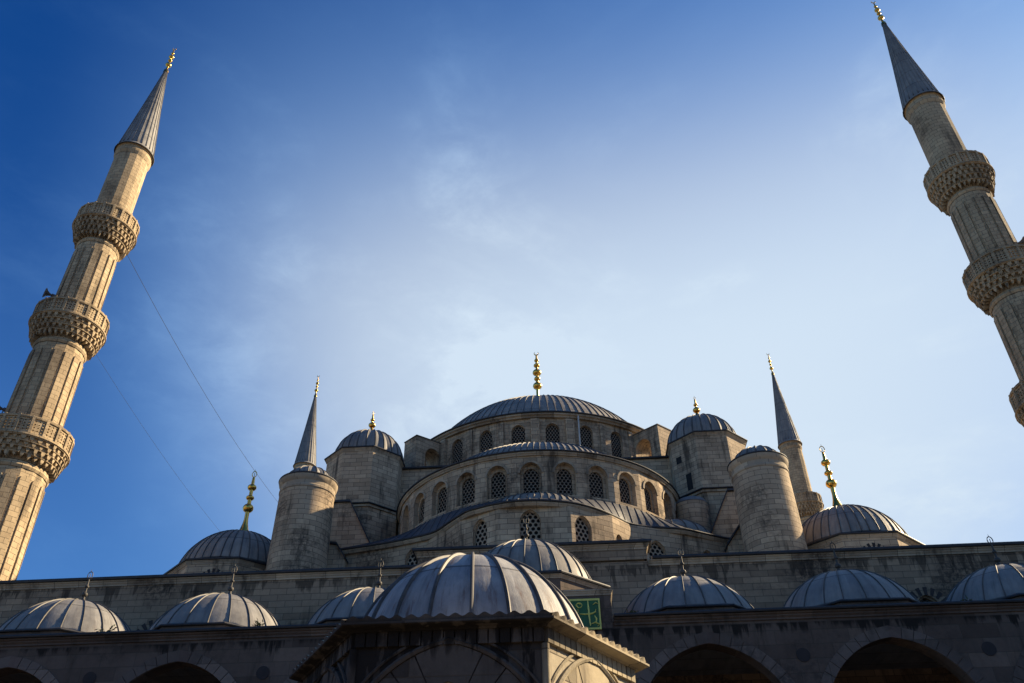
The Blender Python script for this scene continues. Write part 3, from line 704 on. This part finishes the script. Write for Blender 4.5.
def parapet(mb, r, z0, z1, n=20):
    for k in range(n):
        a0, a1 = 2*pi*k/n, 2*pi*(k+1)/n
        F2 = Frame((r*cos(a0), r*sin(a0)), (r*cos(a1), r*sin(a1))); m_ = .05; Lw = F2.L-2*m_; hz = z1-z0-.28; hs_ = []
        for i in range(3):
            for j in range(4):
                u, z = m_+Lw*(i+.5)/3, z0+.1+hz*(j+.5)/4; ww, hh = Lw/3*.3, hz/4*.36
                hs_.append([(u-ww, z), (u, z-hh), (u+ww, z), (u, z+hh)])
        O = [(0, z0), (F2.L, z0), (F2.L, z1), (0, z1)]
        plate(mb, F2, O, hs_); 
        for h in hs_: reveal(mb, F2, h, 0, -.1)
        # the inner side of the slab
        Fi = Frame(F2.at(F2.L, 0, -.1)[:2], F2.at(0, 0, -.1)[:2])
        plate(mb, Fi, O, [[(F2.L-u, z) for u, z in reversed(h)] for h in hs_])
        a = F2.at(0, z1, 0); b = F2.at(F2.L, z1, 0); c = F2.at(F2.L, z1, -.1); d = F2.at(0, z1, -.1)
        mb.face([a, b, c, d], [(0, 0)]*4)
        # post
        p = F2.at(0, 0, .0); ca, sa = cos(a0), sin(a0); w = .07
        po = [(p[0]-sa*w+ca*-.12, p[1]+ca*w+sa*-.12), (p[0]+sa*w+ca*-.12, p[1]-ca*w+sa*-.12), (p[0]+sa*w+ca*.06, p[1]-ca*w+sa*.06), (p[0]-sa*w+ca*.06, p[1]+ca*w+sa*.06)]
        prism(mb, po, z0, z1+.06)
    lathe(mb, [(r-.14, z1-.12), (r+.05, z1-.12), (r+.07, z1-.04), (r+.05, z1+.02), (r-.14, z1+.02)], n=n*2)
def shaft(mb, ra, rb, z0, z1, n=16, flute=True):
    """many-sided shaft with raised flat strips that end in round heads"""
    lathe(mb, [(ra, z0), (rb, z1)], n=n)
    if not flute: return
    for k in range(n):
        a = 2*pi*(k+.5)/n; 
        def P(u, z, out):
            t = (z-z0)/(z1-z0); r_ = (ra+(rb-ra)*t)*cos(pi/n)+out; return (r_*cos(a)-u*sin(a), r_*sin(a)+u*cos(a), z)
        w = ra*sin(pi/n)*.72; zt = z1-.75; pts = [(-w, z0+.3), (w, z0+.3)]+[(w*cos(b), zt+w*sin(b)) for b in [pi*j/6 for j in range(7)]]
        mb.face([P(u, z, .09) for u, z in pts], [(k+u, z) for u, z in pts])
        for i in range(len(pts)):
            A, B = pts[i], pts[(i+1) % len(pts)]
            mb.face([P(*A, -.01), P(*B, -.01), P(*B, .09), P(*A, .09)], [(0, A[1]), (.05, A[1]), (.05, B[1]), (0, B[1])])
def minaret(x, y, label, grp):
    t = thing('minaret', label, 'minaret', (0, 0, 0), grp)
    mb = MB(); prism(mb, ngon(0, 0, 3.0, 8, pi/8), -1.6, 9.5); lathe(mb, [(2.75, 9.5), (1.95, 12.5)], n=16)
    mb.build('base', M['minaret'], t)
    mb = MB(); shaft(mb, 1.9, 1.76, 12.5, 22.4); shaft(mb, 1.56, 1.46, 24, 31.0); shaft(mb, 1.36, 1.28, 32.8, 39.5)
    lathe(mb, [(1.78, 22.3), (1.86, 22.45), (1.78, 22.7)], n=32); lathe(mb, [(1.48, 30.9), (1.56, 31.05), (1.48, 31.3)], n=32); lathe(mb, [(1.29, 39.4), (1.37, 39.55), (1.3, 39.75)], n=32)
    lathe(mb, [(1.24, 41.2), (1.2, 48.6)], n=16); lathe(mb, [(1.2, 48.5), (1.3, 48.75), (1.3, 48.95), (1.24, 49.05), (1.24, 49.25), (1.34, 49.35)], n=32)
    mb.build('shaft', M['minaret'], t)
    for (rs, rb, z0, z1, z2) in ((1.78, 2.4, 22.75, 23.95, 25.15), (1.48, 2.15, 31.3, 32.65, 33.8), (1.3, 1.97, 39.75, 41.2, 42.35)):
        mb = MB(); lathe(mb, [(rs-.05, z1-.05), (rb+.02, z1-.02), (rb+.12, z1+.02), (rb+.12, z1+.12), (rb, z1+.16), (.9, z1+.17)], n=40)
        b = mb.build('balcony', M['minaret'], t, 35)
        mb = MB(); muqarnas(mb, rs-.02, rb, z0, z1); mb.build('stalactite_corbel', M['minaret'], b)
        mb = MB(); parapet(mb, rb, z1+.16, z2); mb.build('parapet', M['minaret'], b)
    mb = MB(); N = 24
    prof = [(1.42, 49.3), (1.44, 49.36), (1.3, 49.6), (.66, 54.9), (.1, 59.95), (.0, 60.1)]
    lathe(mb, prof, n=N)
    for k in range(N):
        a = 2*pi*k/N; tube(mb, [(1.31*cos(a), 1.31*sin(a), 49.6), (.67*cos(a), .67*sin(a), 54.9), (.13*cos(a), .13*sin(a), 59.8)], [.035, .028, .012], 4)
    c = mb.build('cone_roof', M['lead'], t, 30)
    finial(c, 0, 0, 59.85, .2, [(60.6, .24, .22), (61.2, .17, .13), (61.7, .21, .18), (62.2, .13, .1)], 63.05, .07, rr=.16, ring='crescent')
    t.location = (x, y, 0)
    return t
def copy_tree(o, parent=None):
    c = o.copy(); COL.objects.link(c); c.parent = parent
    for ch in [q for q in bpy.data.objects if q.parent == o and q not in DONE]: copy_tree(ch, c)
    DONE.add(c); return c
DONE = set()
MG = 'pencil minarets at the corners of the mosque'
m1 = minaret(-29.2, 40.63, 'tall sunlit stone minaret with three balconies standing nearest on the left', MG)
def children(o): return [q for q in bpy.data.objects if q.parent is o]
def dup(root, loc, label):
    r_ = root.copy(); COL.objects.link(r_); r_.location = loc; r_['label'] = label
    for ch in children(root):
        c = ch.copy(); COL.objects.link(c); c.parent = r_
        for g_ in children(ch): d = g_.copy(); COL.objects.link(d); d.parent = c
    return r_
dup(m1, (29.17, 40.63, 0), 'tall dark backlit minaret with carved balconies at the upper right edge')
dup(m1, (29.4, 90.2, 0), 'distant minaret whose spire and one balcony rise between right turret and corner dome')
dup(m1, (-29.4, 90.2, 0), 'distant minaret showing only its grey lead spire behind the left turret')

# loudspeaker horns on the balconies ------------------------------------------
def horn(loc, az, label):
    mb = MB(); d = Vector((sin(az), cos(az), 0)); p = Vector((0, 0, .25))
    def ringat(t, rr): return [p+d*t+rr*(cos(2*pi*k/14)*Vector((d.y, -d.x, 0))+sin(2*pi*k/14)*Vector((0, 0, 1))) for k in range(14)]
    prof = [(-.3, .12), (-.05, .13), (0, .07), (.12, .11), (.25, .2), (.36, .33), (.39, .35), (.35, .33), (.2, .13)]
    R_ = [ringat(t, q) for t, q in prof]
    for a, b in zip(R_, R_[1:]):
        for k in range(14): mb.face([a[k], a[(k+1) % 14], b[(k+1) % 14], b[k]], [(0, 0)]*4)
    mb.face(R_[0], [(0, 0)]*14); mb.face(R_[-1], [(0, 0)]*14)
    mb.face([p+d*-.05+v for v in (Vector((0, 0, -.1)), Vector((.03, 0, -.25)), Vector((-.03, 0, -.25)))], [(0, 0)]*3)
    tube(mb, [p+d*-.05, p+d*-.05+Vector((0, 0, -1.1))], .03, 6)
    o = mb.build('loudspeaker', M['horn'], None, 40); o.location = loc; tag(o, label, 'loudspeaker', 'horn loudspeakers on the minaret balconies')
horn((-29.2-1.32, 40.63-1.0, 34.75), radians(225), 'horn loudspeaker on the middle balcony of the sunlit left minaret')
horn((-29.2-1.4, 40.63-1.05, 26.1), radians(230), 'horn loudspeaker on the lowest balcony of the sunlit left minaret')
horn((29.17+1.15, 40.63-.8, 34.85), radians(110), 'horn loudspeaker on the middle balcony of the backlit right minaret')
# cables strung from the left minaret to the one behind it ----------------------
def cable(a, b, sag, label, r_=.016):
    mb = MB(); a, b = Vector(a), Vector(b); pts = []
    for k in range(25): t = k/24; pts.append(a.lerp(b, t)-Vector((0, 0, sag*4*t*(1-t))))
    tube(mb, pts, r_, 5); o = fit_origin(mb.build('cable', M['wire'])); tag(o, label, 'cable', 'cables between the left minarets')
cable((-28.3, 42.4, 40.9), (-29.0, 88.3, 41.2), 1.2, 'thin dark cable sagging from the top balcony of the left minaret')
cable((-28.1, 42.5, 32.2), (-29.0, 88.2, 32.4), 1.2, 'thin dark cable sagging from the middle balcony of the left minaret', .009)

# ================================================================== courtyard arcade
arc = thing('arcade', 'shaded marble courtyard arcade with pointed arches and small lead domes', 'arcade', (0, 34.5, -1.6))
BAYS = [-32.4, -25.9, -19.35, -12.9, -6.45, 0, 6.45, 12.85, 19.35, 25.9, 32.4]
AY = 31.; F3 = Frame((-36, AY), (36, AY)); SP = 6.02; CH, CC = 2.8, .12
mb = MB(); hs_ = []; H0 = 10.02
for x in BAYS: hs_.append(arch(x+36, CH*2, SP-.02, SP, CC, 14))
# wall above the springing, cut by the arches
top = [(0, H0)]; low = [(0, SP-.02)]
outline = [(0, SP-.02)]
for h in hs_: outline += [h[0]]+list(reversed(h[2:]))+[h[1]]
outline += [(72, SP-.02), (72, H0), (0, H0)]
outline = [p for i, p in enumerate(outline) if i == 0 or hypot(p[0]-outline[i-1][0], p[1]-outline[i-1][1]) > 1e-4]
plate(mb, F3, outline); reveal(mb, F3, outline, 0, -.75)
Fb = Frame((36, AY+.75), (-36, AY+.75)); plate(mb, Fb, [(72-a, b) for a, b in reversed(outline)])
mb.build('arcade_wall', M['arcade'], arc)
# arch rings of pale and reddish voussoirs
for x in BAYS:
    mb = MB(); A = arch(x+36, CH*2+.02, SP, SP, CC, 14)[2:]
    R1 = CH*(1+CC); 
    for sgn in (1, -1):
        cxa = x+36-sgn*CH*CC; n = 12; a1 = atan2(sqrt(R1*R1-(CH*CC)**2), CH*CC)
        for k in range(n):
            b0, b1 = a1*k/n+.004, a1*(k+1)/n-.004
            q = []
            for b, rr in ((b0, R1-.01), (b0, R1+.38), ((b0+b1)/2, R1+.38), (b1, R1+.38), (b1, R1-.01), ((b0+b1)/2, R1-.01)): q.append((cxa+sgn*rr*cos(b), SP+rr*sin(b)))
            if k == n-1: q[3] = (x+36, q[3][1]+.02); q[4] = (x+36, q[4][1])
            if sgn < 0: q.reverse()
            mi = 1 if k == n-1 and sgn > 0 else 0
            plate(mb, F3, q, (), .035+.004*(k % 2), mi); reveal(mb, F3, q, .035, -.05, mi)
    mb.build('arch_ring', [M['vous'], M['red']], arc)
for x in BAYS[:-1]:
    xx = x+3.25; mb = MB(); pts = [(xx+36+.24*cos(2*pi*k/24), 8.62+.24*sin(2*pi*k/24)) for k in range(24)]; plate(mb, F3, pts, (), .03); reveal(mb, F3, pts, .03, -.02); mb.build('roundel', M['roundel'], arc)
    mb = MB(); lathe(mb, [(.5, -1.6), (.5, -1.3), (.36, -1.15), (.34, 4.5), (.36, 4.9), (.58, 5.5), (.62, SP-.05), (0, SP-.05)], xx, AY+.38, 20); mb.build('column', M['vous'], arc, 40)
def segs(z0, z1, side): return None
CB = 3.12
mb = MB(); cornice(mb, [(-36, AY), (-CB-.05, AY)], H0+.1, .2, .24); mb.build('cornice', M['arcade'], arc); mb = MB(); cornice(mb, [(CB+.05, AY), (36, AY)], H0+.1, .2, .24); mb.build('cornice', M['arcade'], arc)
mb = MB(); edge_lip(mb, [(-36, AY), (-CB-.05, AY)], H0+.11, .3, .1); mb.build('roof_edge', M['edge'], arc); mb = MB(); edge_lip(mb, [(CB+.05, AY), (36, AY)], H0+.11, .3, .1); mb.build('roof_edge', M['edge'], arc)
mb = MB(); box(mb, -35.9, -CB-.03, AY+.02, 37.95, 9.85, 10.14); box(mb, CB+.03, 35.9, AY+.02, 37.95, 9.85, 10.14); mb.build('roof', M['lead'], arc)
mb = MB(); box(mb, -36, -35.5, AY+.8, 37.9, -1.6, 9.8); box(mb, 35.5, 36, AY+.8, 37.9, -1.6, 9.8); mb.build('end_wall', M['arcade'], arc)
# taller middle bay
mb = MB(); box(mb, -CB, CB, AY-.06, 37.9, 9.3, 11.25); q = octo(0, 34.3, 3.1); prism(mb, q, 11.25, 11.95, top=False); 
mb.build('middle_bay', M['arcade'], arc)
mb = MB(); cornice(mb, [(-CB, 37.9), (-CB, AY-.06), (CB, AY-.06), (CB, 37.9)], 11.2, .1, .2); cornice(mb, q, 11.97, .1, .15, True); mb.build('middle_cornice', M['trim'], arc)
mb = MB(); edge_lip(mb, q, 11.98, .16, .1, True); sweep(mb, q, [(.1, 12.08), (-.5, 12.32)], True); mb.build('roof_edge', M['edge'], arc)
mb = MB(); dome(mb, -.1, 34.4, 12.2, 2.82, 2.36, 26, .035, .05, cap=True, lat=12, seg=78); d = mb.build('portal_dome', [M['lead_warm'], M['seam']], arc, 40)
finial(d, -.1, 34.4, 14.5, .12, [(15.0, .11, .09), (15.3, .07, .06)], 15.85, .04, mat='iron', rr=.16)
for x in BAYS:
    if x == 0: continue
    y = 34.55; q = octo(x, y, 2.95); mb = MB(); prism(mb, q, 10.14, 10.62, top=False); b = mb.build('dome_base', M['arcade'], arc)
    mb = MB(); edge_lip(mb, q, 10.63, .1, .07, True); sweep(mb, q, [(.06, 10.7), (-.3, 10.86)], True); mb.build('roof_edge', M['edge'], b)
    mb = MB(); dome(mb, x-.1, y, 10.75, 2.88, 2.02, 22, .022, .045, cap=True, lat=12, seg=66, phase=random.random(), jit=.02); d = mb.build('dome', [M['lead'], M['seam']], arc, 40)
    finial(d, x, y, 12.72, .2, [(13.15, .13, .11), (13.5, .09, .07)], 14.15, .045, mat='iron', rr=.15)
# the other three sides of the court, out of frame, close it in and shade its floor
def wing(P0, P1, label):
    t = thing('courtyard_wing', label, 'arcade', ((P0[0]+P1[0])/2, (P0[1]+P1[1])/2, -1.6)); F_ = Frame(P0, P1); n = round(F_.L/6.45); st = F_.L/n
    mb = MB(); H_ = [arch(st*(k+.5), CH*2, SP-.02, SP, CC, 8) for k in range(n)]; ol = [(0, SP-.02)]
    for h in H_: ol += [h[0]]+list(reversed(h[2:]))+[h[1]]
    ol += [(F_.L, SP-.02), (F_.L, H0), (0, H0)]; ol = [p for i, p in enumerate(ol) if i == 0 or hypot(p[0]-ol[i-1][0], p[1]-ol[i-1][1]) > 1e-4]
    plate(mb, F_, ol); reveal(mb, F_, ol, 0, -.7); Fb_ = Frame(F_.at(F_.L, 0, -.7)[:2], F_.at(0, 0, -.7)[:2]); plate(mb, Fb_, [(F_.L-a, b) for a, b in reversed(ol)]); mb.build('arcade_wall', M['arcade'], t)
    mb = MB(); Fr = Frame(F_.at(0, 0, -6.8)[:2], F_.at(F_.L, 0, -6.8)[:2]); plate(mb, Fr, [(0, -1.6), (F_.L, -1.6), (F_.L, H0), (0, H0)]); Fr = Frame(F_.at(F_.L, 0, -7.1)[:2], F_.at(0, 0, -7.1)[:2]); plate(mb, Fr, [(0, -1.6), (F_.L, -1.6), (F_.L, H0), (0, H0)]); mb.build('back_wall', M['hallwall'], t)
    mb = MB(); prism(mb, [F_.at(0, 0, .3)[:2], F_.at(F_.L, 0, .3)[:2], F_.at(F_.L, 0, -7.2)[:2], F_.at(0, 0, -7.2)[:2]], H0+.01, H0+.2, bottom=True); mb.build('roof', M['lead'], t)
    for k in range(n+1):
        p = F_.at(st*k, 0, -.35); mb = MB(); lathe(mb, [(.36, -1.6), (.34, 4.5), (.58, 5.5), (.6, SP-.03), (0, SP-.03)], p[0], p[1], 12); mb.build('column', M['vous'], t, 40)
    for k in range(n):
        p = F_.at(st*(k+.5), 0, -3.6); mb = MB(); dome(mb, p[0], p[1], 10.2, 2.7, 2.2, 22, .03, .05, cap=True, lat=8, seg=44); mb.build('dome', [M['lead'], M['seam']], t, 40)
wing((33, 30.9), (33, -27), 'arcade wing closing the right side of the courtyard'); wing((-33, -27), (-33, 30.9), 'arcade wing closing the left side of the courtyard'); wing((33, -27), (-33, -27), 'arcade wing closing the courtyard behind the viewer')
# green inscription panel over the middle arch ----------------------------------
pan = thing('inscription_panel', 'green panel with gilt lettering above the middle arch, partly hidden by the fountain', 'inscription', (0, AY-.1, 9.75))
FP = Frame((-2.36, AY-.08), (2.7, AY-.08)); mb = MB(); O = [(0, 9.72), (5.06, 9.72), (5.06, 10.86), (0, 10.86)]; plate(mb, FP, O, (), .06); reveal(mb, FP, O, .06, 0); mb.build('board', M['green'], pan)
mb = MB()
for a, b in (((0, 9.72), (5.06, 9.79)), ((0, 10.79), (5.06, 10.86)), ((0, 9.79), (.06, 10.79)), ((5.0, 9.79), (5.06, 10.79))):
    P_ = [(a[0], a[1]), (b[0], a[1]), (b[0], b[1]), (a[0], b[1])]; plate(mb, FP, P_, (), .075); reveal(mb, FP, P_, .075, .05)
mb.build('frame', M['gilt'], pan)
mb = MB()
def stroke(pts, w=.028): tube(mb, [FP.at(u, z, .075) for u, z in pts], [w*(.6+.6*sin(pi*k/(len(pts)-1))) for k in range(len(pts))], 5)
for x0 in (.3, 1.15, 2.0, 2.85, 3.55, 4.2):
    stroke([(x0+.42, 10.78), (x0+.43, 10.5), (x0+.44, 10.2), (x0+.46, 9.85)])
    stroke([(x0+.1, 10.3), (x0+.3, 10.28), (x0+.55, 10.3), (x0+.68, 10.36), (x0+.7, 10.46)])
    stroke([(x0+.1+.1*cos(b), 10.62+.09*sin(b)) for b in [2*pi*k/10 for k in range(11)]], .02)
    stroke([(x0+.64, 10.22), (x0+.7, 10.1), (x0+.68, 9.98)], .025)
    stroke([(x0+.5, 9.92), (x0+.65, 9.98), (x0+.8, 9.9), (x0+.72, 9.84)], .025)
    stroke([(x0+.6, 10.62), (x0+.7, 10.7), (x0+.8, 10.66)], .02)
mb.build('lettering', M['gilt'], pan)

# ================================================================== ablution fountain
FX, FY, FS = -.7, 17.9, 3.62
fo = thing('ablution_fountain', 'six-sided stone fountain pavilion with a ribbed pale lead dome in the foreground', 'fountain', (FX, FY, -1.6))
hexa = lambda R_: ngon(FX, FY, R_, 6, 0)   # vertices at 0, 60...; flat side to the front
mb = MB(); RW = FS-.25; q = hexa(RW)
for i in range(6):
    a, b = q[i], q[(i+1) % 6]; F2 = Frame(a, b); hole = arch(F2.L/2, F2.L-1.0, -1.55, 2.42, .3, 12)
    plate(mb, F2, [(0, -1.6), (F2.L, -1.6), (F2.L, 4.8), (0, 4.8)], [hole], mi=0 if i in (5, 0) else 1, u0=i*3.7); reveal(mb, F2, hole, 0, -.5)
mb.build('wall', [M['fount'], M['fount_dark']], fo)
for i in range(6):
    a, b = q[i], q[(i+1) % 6]; F2 = Frame(a, b); mb = MB(); mbm = MB(); c0 = F2.L/2; H = (F2.L-1.0)/2; CCq = .3; R1 = H*(1+CCq); a1 = atan2(sqrt(R1*R1-(H*CCq)**2), H*CCq)
    for sgn in (1, -1):
        cx_ = c0-sgn*H*CCq; n = 6
        for k in range(n):
            b0, b1 = a1*k/n+.006, a1*(k+1)/n-.006; pq = []
            for bb, rr in ((b0, R1-.01), (b0, R1+.62), ((b0+b1)/2, R1+.62), (b1, R1+.62), (b1, R1-.01), ((b0+b1)/2, R1-.01)): pq.append((cx_+sgn*rr*cos(bb), 2.42+rr*sin(bb)))
            if k == n-1: pq[3] = (c0-.0*sgn, 2.42+(R1+.62)*sin(a1)+.06); pq[4] = (c0, 2.42+R1*sin(a1))
            if sgn < 0: pq.reverse()
            plate(mb, F2, pq, (), .03+.006*(k % 2)); reveal(mb, F2, pq, .03, -.05)
        pts = [(cx_+sgn*(R1+.68)*cos(a1*k/14), 2.42+(R1+.68)*sin(a1*k/14)) for k in range(15)]
        pts[-1] = (c0, pts[-1][1]+.05)
        tube(mbm, [F2.at(u_, z_, .03) for u_, z_ in pts], .055, 6); 
        pts = [(cx_+sgn*(R1+.84)*cos(a1*k/14), 2.42+(R1+.84)*sin(a1*k/14)) for k in range(15)]; pts[-1] = (c0, pts[-1][1]+.06)
        tube(mbm, [F2.at(u_, z_, .02) for u_, z_ in pts], .03, 5)
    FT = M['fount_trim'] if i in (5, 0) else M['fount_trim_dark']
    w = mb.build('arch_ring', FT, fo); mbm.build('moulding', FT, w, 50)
    # row of upright blocks under the cornice
    m2 = MB(); nb = 17
    for k in range(nb):
        u0, u1 = F2.L*(k+.06)/nb, F2.L*(k+.94)/nb; P_ = [(u0, 4.53), (u1, 4.53), (u1, 4.79), (u0, 4.79)]; plate(m2, F2, P_, (), .07); reveal(m2, F2, P_, .07, 0)
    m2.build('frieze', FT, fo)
    m2 = MB(); x, y = a; lathe(m2, [(.07, -1.6), (.07, 4.5), (.0, 4.52)], FX+(x-FX)*1.005, FY+(y-FY)*1.005, 12); m2.build('colonnette', FT, fo, 40)
for i in range(6):
    mb = MB(); a, b = q[i], q[(i+1) % 6]; pf = [(-.1, 4.78), (.1, 4.78), (.12, 4.81), (.28, 4.83), (.32, 4.85), (.32, 4.888), (-.2, 4.888)]
    F2 = Frame(a, b)
    for (o0, z0), (o1, z1) in zip(pf, pf[1:]):
        k0, k1 = o0*.577, o1*.577
        mb.face([F2.at(-k0, z0, o0), F2.at(F2.L+k0, z0, o0), F2.at(F2.L+k1, z1, o1), F2.at(-k1, z1, o1)], [(0, z0), (F2.L, z0), (F2.L, z1), (0, z1)])
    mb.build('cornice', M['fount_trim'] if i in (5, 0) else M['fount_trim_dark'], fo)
# scalloped crest along the eaves
mb = MB(); qo = hexa(FS+.03)
for i in range(6):
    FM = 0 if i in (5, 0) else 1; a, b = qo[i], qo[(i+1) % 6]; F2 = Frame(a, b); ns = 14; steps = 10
    rowt, rowb = [], []
    for k in range(ns*steps+1):
        u_ = F2.L*k/(ns*steps); wv = .5-.5*cos(2*pi*k/steps); rowt.append((u_, 4.955+.05*wv, .03+.03*wv)); rowb.append((u_, 4.885, .0+.02*wv))
    for k in range(len(rowt)-1):
        t0, t1, b0, b1 = rowt[k], rowt[k+1], rowb[k], rowb[k+1]
        mb.face([F2.at(b0[0], b0[1], b0[2]), F2.at(b1[0], b1[1], b1[2]), F2.at(t1[0], t1[1], t1[2]), F2.at(t0[0], t0[1], t0[2])], [(b0[0], 4.9), (b1[0], 4.9), (t1[0], 5), (t0[0], 5)], FM)
        c0_, c1_ = F2.at(t0[0], 5.05, -.55), F2.at(t1[0], 5.05, -.55)
        mb.face([F2.at(*t0), F2.at(*t1), c1_, c0_], [(t0[0], 0), (t1[0], 0), (t1[0], .55), (t0[0], .55)])
        mb.face([F2.at(b1[0], b1[1], b1[2]), F2.at(b0[0], b0[1], b0[2]), F2.at(b0[0], 4.87, -.4), F2.at(b1[0], 4.87, -.4)], [(0, 0), (.1, 0), (.1, .1), (0, .1)], FM)
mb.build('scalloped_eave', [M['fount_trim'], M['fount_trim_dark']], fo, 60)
mb = MB(); prism(mb, hexa(FS-.4), 4.85, 5.0); mb.build('roof', M['lead'], fo)
mb = MB(); dome(mb, FX+.08, FY, 4.95, 2.49, 2.25, 20, .04, .06, cap=True, lat=20, seg=96, phase=.3, jit=.015); mb.build('dome', [M['lead_pale'], M['seam']], fo, 45)

# ================================================================== weeds rooted in the masonry
def weed(x, y, z, h_, n, label):
    random.seed(int(x*100)); mb = MB()
    for k in range(n):
        a = random.uniform(0, 2*pi); L_ = h_*random.uniform(.5, 1); dx, dy = cos(a)*L_*.6, sin(a)*L_*.45
        pts = [(0, 0, 0), (dx*.35, dy*.35, L_*.45), (dx, dy, L_*.75)]; tube(mb, pts, [.012, .009, .004], 4)
        for j in range(7):
            t = .3+.7*j/6; p = Vector(pts[0]).lerp(Vector(pts[1]), t*2) if t < .5 else Vector(pts[1]).lerp(Vector(pts[2]), t*2-1)
            d = Vector((random.uniform(-1, 1), random.uniform(-1, 1), random.uniform(-.3, .8))).normalized(); s_ = d.cross(Vector((.3, .2, 1))).normalized()*.035
            mb.face([p, p+d*.08+s_, p+d*.17, p+d*.08-s_], [(0, 0)]*4)
    o = mb.build('weed', M['leaf']); o.location = (x, y, z); tag(o, label, 'weed', 'weeds growing from the masonry')
weed(-16.3, 31.5, 10.2, .75, 9, 'leafy weed on the arcade roof between the two leftmost small domes')
weed(3.9, 31.2, 10.2, .35, 6, 'small weed at the end of the arcade cornice beside the green panel')
weed(-10.2, 31.1, 10.2, .45, 7, 'weed on the cornice right of the second small dome from the left')
weed(16.1, 31.4, 10.2, .4, 6, 'low weed on the cornice between the two rightmost small domes')
